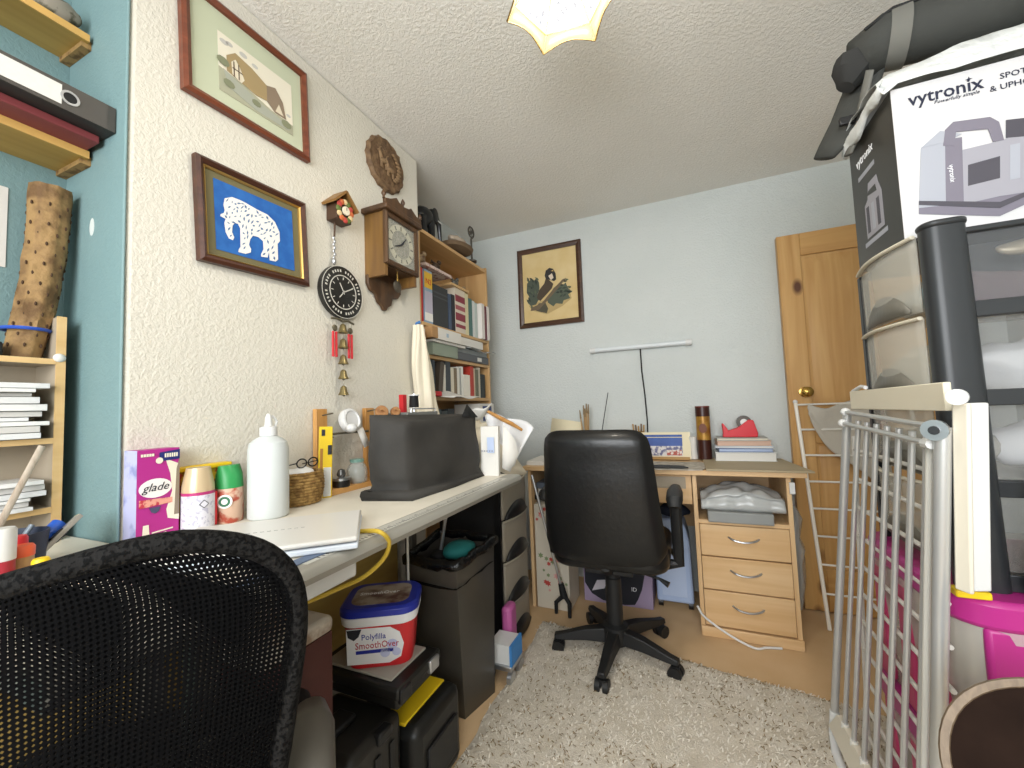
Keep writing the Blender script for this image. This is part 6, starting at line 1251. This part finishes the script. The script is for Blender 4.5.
pen(pc_+Vector((.01, -.015, .008)), PX(32, 525, -1.13), .004, mat('steel_pen', '#8A94A0', .35, .6), 'steel_pen', 'thin steel grey pen standing in the pot')
kf = thing('utility_knife', 'grey and black utility knife leaning out of the pen pot', 'knife', pc_); k0, k1 = pc_+Vector((.018, .018, .012)), PX(79, 516, -1.13); sd = Vector((.2, .5, .55)).normalized(); sd = (sd-(k1-k0).normalized()*sd.dot((k1-k0).normalized())).normalized(); nn_ = (k1-k0).normalized().cross(sd)
def strip(a, c, hw, ht, m, nm, par): return slab(nm, a, c, sd*hw, nn_*ht, m, par, .001)
strip(k0, k1, .0105, .004, mat('knife_grey', '#9C978E', .4, .3), 'body', kf); strip(k0.lerp(k1, .45), k0.lerp(k1, .68), .007, .0065, M_black, 'grip', kf); strip(k0.lerp(k1, .985), k1, .008, .0045, mat('knife_end', '#C6B98E', .5), 'end_cap', kf)
def jar(px, py, x, r, h, cap, body, nm, lab):
    p = PX(px, py, x); t = thing(nm, lab, 'jar', (p.x, p.y, DZ)); top = p.z; MB().lathe([(r*.9, 0), (r, .004), (r, top-DZ-h)], (p.x, p.y, DZ), 20).build('body', body, t); MB().lathe([(r*1.06, top-DZ-h), (r*1.08, top-DZ-.004), (r*.9, top-DZ), (0, top-DZ)], (p.x, p.y, DZ), 20).build('cap', cap, t)
jar(22, 545, -1.02, .014, .018, mat('orange_cap', '#E0603A', .4), mat('amber_fill', '#B08A5C', .4), 'spice_jar', 'small jar with orange red cap among the pens')
jar(17, 536, -1.05, .012, .03, M_red, mat('dull_red', '#9A3038', .45), 'red_tube', 'red capped tube behind the orange capped jar')
jar(3, 528, -1.0, .014, .05, mat('clear_cap', '#C9C6C0', .4), mat('crimson_label', '#9A2430', .45), 'glue_stick', 'glue stick with crimson label at the left edge')
jar(41, 558, -.98, .010, .012, M_yel, M_blackm, 'yellow_topped_tube', 'dark tube with yellow top in front of the pen pot')
# ================================================================= on the beech desk
tz = TZ
tag(MB().prism([(.075, -.245), (.497, -.245), (.452, .19), (.075, .19)], (0, 2.36, tz+.0005), X_, Y_, .008).build('desk_mat', mat('beige_board', '#A8987A', .6, var=(4, '#B0A184', .35, .7)), bevel=.001), 'beige drawing board lying on the right end of the beech desk', 'board')
mtop = tz+.0085
tag(MB().prism([(-.34, -.245), (.0, -.245), (.06, -.235), (.085, -.15), (.075, .0), (.06, .03), (-.34, .03)], (0, 2.36, tz+.0005), X_, Y_, .004).build('marbled_paper', mat('marbled_sheet', '#A79E90', .7, var=(24, '#C9C2B6', .42, .6))), 'grey marbled paper spread beside the drawing board', 'paper')
tag(MB().prism([(-.30, -.23), (-.03, -.23), (.0, -.215), (-.02, -.17), (-.06, -.15), (-.30, -.15)], (0, 2.36, tz+.006), X_, Y_, .006).build('mouse_mat', mat('dark_rubber', '#3A3A3A', .7), bevel=.002), 'dark mouse mat at the front of the beech desk', 'mat')
# calendar
cl = thing('photo_calendar', 'desk calendar with harbour photograph under blue sky', 'calendar', (-.12, 2.50, tz)); T_ = Matrix.Translation((-.12, 2.49, tz+.006)) @ Matrix.Rotation(-.18, 4, 'X')
MB(T_).box((0, 0, .075), (.275, .004, .155)).build('card', M_cream, cl); MB(T_).box((-.015, -.003, .105), (.22, .001, .065)).build('sky_print', mat('calendar_sky', '#27458F', .5, var=(8, '#3A62B0', .4, .7)), cl)
MB(T_).box((-.015, -.003, .045), (.22, .001, .055)).build('harbour_print', mat('calendar_town', '#D9D4D2', .5, var=(42, '#5A5A82', .48, .58)), cl); MB(T_).box((.05, -.0037, .035), (.08, .001, .03)).build('roofs_print', mat('calendar_roofs', '#B04A34', .5, var=(50, '#E2DAD2', .48, .58)), cl)
MB(T_).box((0, -.012, .002), (.26, .03, .016)).build('wooden_foot', mat('ochre_wood', '#A87F3C', .5), cl); MB(T_ @ Matrix.Translation((0, .035, .06)) @ Matrix.Rotation(.55, 4, 'X')).box((0, 0, 0), (.20, .003, .15)).build('back_strut', M_cream, cl)
wr = tag(MB().lathe([(.022, 0), (.024, .012), (.019, .06), (.022, .125)], (.030, 2.52, tz+.004), 20).build('white_roll', M_paper), 'white paper roll standing between calendar and tall tube', 'roll')
# tall tube
tt = thing('gift_tube', 'tall brown cylinder gift tube with gold band on the beech desk', 'tube', (.085, 2.53, tz)); kc = (.088, 2.50, mtop)
for (z0, z1, r, m, nm) in ((0, .105, .0365, mat('dark_brown_tube', '#3C1C14', .3), 'lower_sleeve'), (.105, .235, .036, mat('gold_label', '#B08438', .35, .3, var=(20, '#8A5A26', .45, .62)), 'gold_label'), (.235, .285, .037, MATS['dark_brown_tube'], 'top_sleeve'), (.285, .292, .0375, mat('rust_cap', '#6A2A1E', .4), 'cap')): MB().lathe([(r, z0), (r, z1)], kc, 28).build(nm, m, tt)
MB().prism(circ(.02, 20, 0, 0, .026), (kc[0]-.004, kc[1]-.0362, mtop+.17), X_, Z_, .001).build('crest_print', mat('crest_print', '#6E3A1C', .5), tt)
# book stack with tape dispenser
zz = mtop
stack = [(.135, .415, .045, '#D8D9D6', 'white paper pad at the bottom of the desk stack'), (.15, .40, .020, '#4A5C84', 'blue and white brochure in the desk stack'), (.14, .41, .012, '#C9D0D8', 'pale blue folder in the desk stack'), (.145, .395, .026, '#C9A894', 'dusty pink book in the desk stack'), (.15, .385, .014, '#A7A8A2', 'grey book on top of the desk stack')]
for i, (a, c, h_, col, l_) in enumerate(stack):
    t = thing('book', l_, 'book', ((a+c)/2, 2.50, zz), 'books stacked on the beech desk'); T_ = Matrix.Translation(((a+c)/2, 2.505, zz)) @ Matrix.Rotation([.0, .03, -.06, .02, -.03][i], 4, 'Z'); w_ = c-a; d_ = .17
    MB(T_).box((0, 0, .0015), (w_, d_, .003)).build('cover', cloth_col(col), t); MB(T_).box((0, 0, h_-.0015), (w_, d_, .003)).build('cover', cloth_col(col), t); MB(T_).box((0, .002, h_/2), (w_-.006, d_-.006, h_-.0062)).build('pages', [M_paper, MATS.get('pale_blue_ink', M_paper), M_paper, cloth_col('#C9A894'), M_pages][i], t); zz += h_+.0006
td = thing('tape_dispenser', 'red tape dispenser on top of the desk book stack', 'tape dispenser', (.262, 2.50, zz)); pr_ = [(0, 0), (.165, 0), (.168, .02), (.150, .088), (.128, .092), (.11, .078), (.075, .05), (.03, .034), (.022, .05), (.006, .075), (.0, .07), (.004, .02)]
MB().prism(pr_, (.180, 2.475, zz), X_, Z_, -.050).build('body', mat('scarlet_plastic', '#D02430', .35), td, bevel=.003); MB(Matrix.Translation((.287, 2.50, zz+.078)) @ Matrix.Rotation(PI/2, 4, 'X')).lathe([(.018, -.011), (.036, -.011), (.036, .011), (.018, .011)], n=28, ring=True).build('tape_roll', mat('dark_tape', '#4A4238', .3), td); MB(Matrix.Translation((.287, 2.50, zz+.078)) @ Matrix.Rotation(PI/2, 4, 'X')).lathe([(.008, -.014), (.018, -.012), (.018, .012), (.008, .014)], n=20).build('tape_core', M_white, td)
# pot with brushes, card, wire
pt_ = thing('brush_pot', 'jar of paint brushes behind the swivel chair', 'pot', (-.57, 2.50, tz)); MB().lathe([(.034, 0), (.038, .10), (.035, .10), (.030, .004), (0, .004)], (-.57, 2.50, tz), 20).build('jar', mat('stone_jar', '#8C8474', .6), pt_)
for k, (dx, l) in enumerate(((-.025, .30), (-.008, .33), (.008, .34), (.016, .335), (.0, .31))):
    t = thing('paint_brush', ['leftmost splayed paint brush in the jar', 'paint brush left of the middle in the jar', 'tallest paint brush in the jar', 'rightmost paint brush in the jar', 'shorter paint brush at the back of the jar'][k], 'brush', (-.57, 2.50, tz), 'paint brushes in the jar'); a = Vector((-.572+dx*.4, 2.50+.008*(k % 2), tz+.01)); b_ = Vector((-.575+dx*1.3, 2.50+.008*(k % 2), tz+l)); MB().cyl(a, a.lerp(b_, .82), .0045, n=8).build('handle', wood('brush_handle', '#9A7A50', '#B8986A', 2, 20, .5), t); MB().cyl(a.lerp(b_, .82), b_, .006, .0035, n=8).build('bristles', mat('bristle', '#8A7658', .9), t)
wt_ = thing('wire_rod', 'thin dark wire rod leaning up from the pot behind the chair', 'rod', (-.50, 2.52, tz)); MB().cyl((-.512, 2.51, tz), (-.430, 2.52, 1.175), .0025, n=6).build('rod', M_frame, wt_); MB().lathe([(.020, 0), (.022, .14), (.020, .14), (.018, .004), (0, .004)], (-.507, 2.51, tz), 18).build('cup', clear_plastic('cup_glass', '#B9BDB9', .5), wt_)
tag(MB().add([PY(552, 418, 2.56), PY(581, 422, 2.52), PY(584, 452, 2.52), PY(548, 455, 2.56)], [(0, 1, 2, 3)]).build('cream_card', M_cream, solid=.003), 'cream card standing at the back wall left of the brushes', 'card')
dsp = thing('desk_lamp_dome', 'pale dome shaped object with black cord at the left of the beech desk', 'lamp', (-.80, 2.47, tz)); MB().lathe([(.06, 0), (.065, .01), (.02, .02), (.012, .09), (.05, .12), (.075, .09), (.078, .085)], (-.70, 2.45, tz), 24).build('dome', mat('pale_grey_enamel', '#C2C0B6', .4), dsp); MB().tube([(-.72, 2.40, tz+.17), (-.745, 2.38, tz+.12), (-.745, 2.37, tz+.05), (-.72, 2.37, tz+.01)], .005, 6).build('cord', M_black, dsp)
tag(MB().box((-.80, 2.30, tz+.012), (.10, .25, .022)).jitter(.003, 20).build('paper_bundle', M_paper), 'bundle of papers at the left end of the beech desk', 'papers')
gp = thing('gold_brush_holder', 'small gold holder with short pencils behind the calendar', 'pot', (-.30, 2.55, tz)); MB().lathe([(.03, 0), (.032, .16), (.028, .16), (.028, .004), (0, .004)], (-.265, 2.555, tz), 18).build('holder', mat('old_gold', '#9C7A3A', .4, .5), gp)
for k in range(5): MB().cyl((-.265+.010*(k-2), 2.555, tz+.01), (-.265+.016*(k-2), 2.555+.004*(k % 2), tz+.205-.006*(k % 3)), .0045, n=6).build('pencil', [mat('pencil_tan', '#B08A54', .5), mat('pencil_brown', '#6E5030', .5)][k % 2], gp)
# plastic wallet and tray in the pedestal compartment
gt = tag(MB().bx(.07, .335, 2.12, 2.45, .5355, .585).build('grey_tray', mat('grey_tray', '#8E908E', .4), bevel=.004), 'grey plastic tray in the open pedestal compartment', 'tray')
g = MB().grid(lambda u, v: Vector((.045+.34*u, 2.145+.30*v, .587+.105*math.sin(PI*min(1, .25+v*.6))*(.6+.4*math.sin(PI*u))+.02*noise.noise(Vector((u*6, v*6, 2)))-.02*(1-v)*0)), 30, 20)
g.grid(lambda u, v: Vector((.045+.34*u, 2.145-.008*math.sin(v*5)+.004*math.sin(u*17), .587+(.0742*(.6+.4*math.sin(PI*u)))*v+.02*noise.noise(Vector((u*6, 0, 2)))*v)), 30, 5)
tag(g.build('polythene_bag', clear_plastic('crinkled_polythene', '#C9CBC9', .62, .18), solid=.001, smooth=60), 'crinkled polythene bag of papers in the pedestal compartment', 'bag')
tag(MB().box((.20, 2.29, .615), (.24, .24, .05)).jitter(.004, 20).build('magazine_pile', mat('magazine_pages', '#B7B6B0', .6, var=(30, '#6E7076', .5, .6))), 'pile of magazines inside the polythene bag', 'magazines')
tag(MB().box((PX1+.002, 2.150, .70), (.02, .012, .05)).build('white_tag', M_white), 'small white tag hanging at the pedestal upright', 'tag')
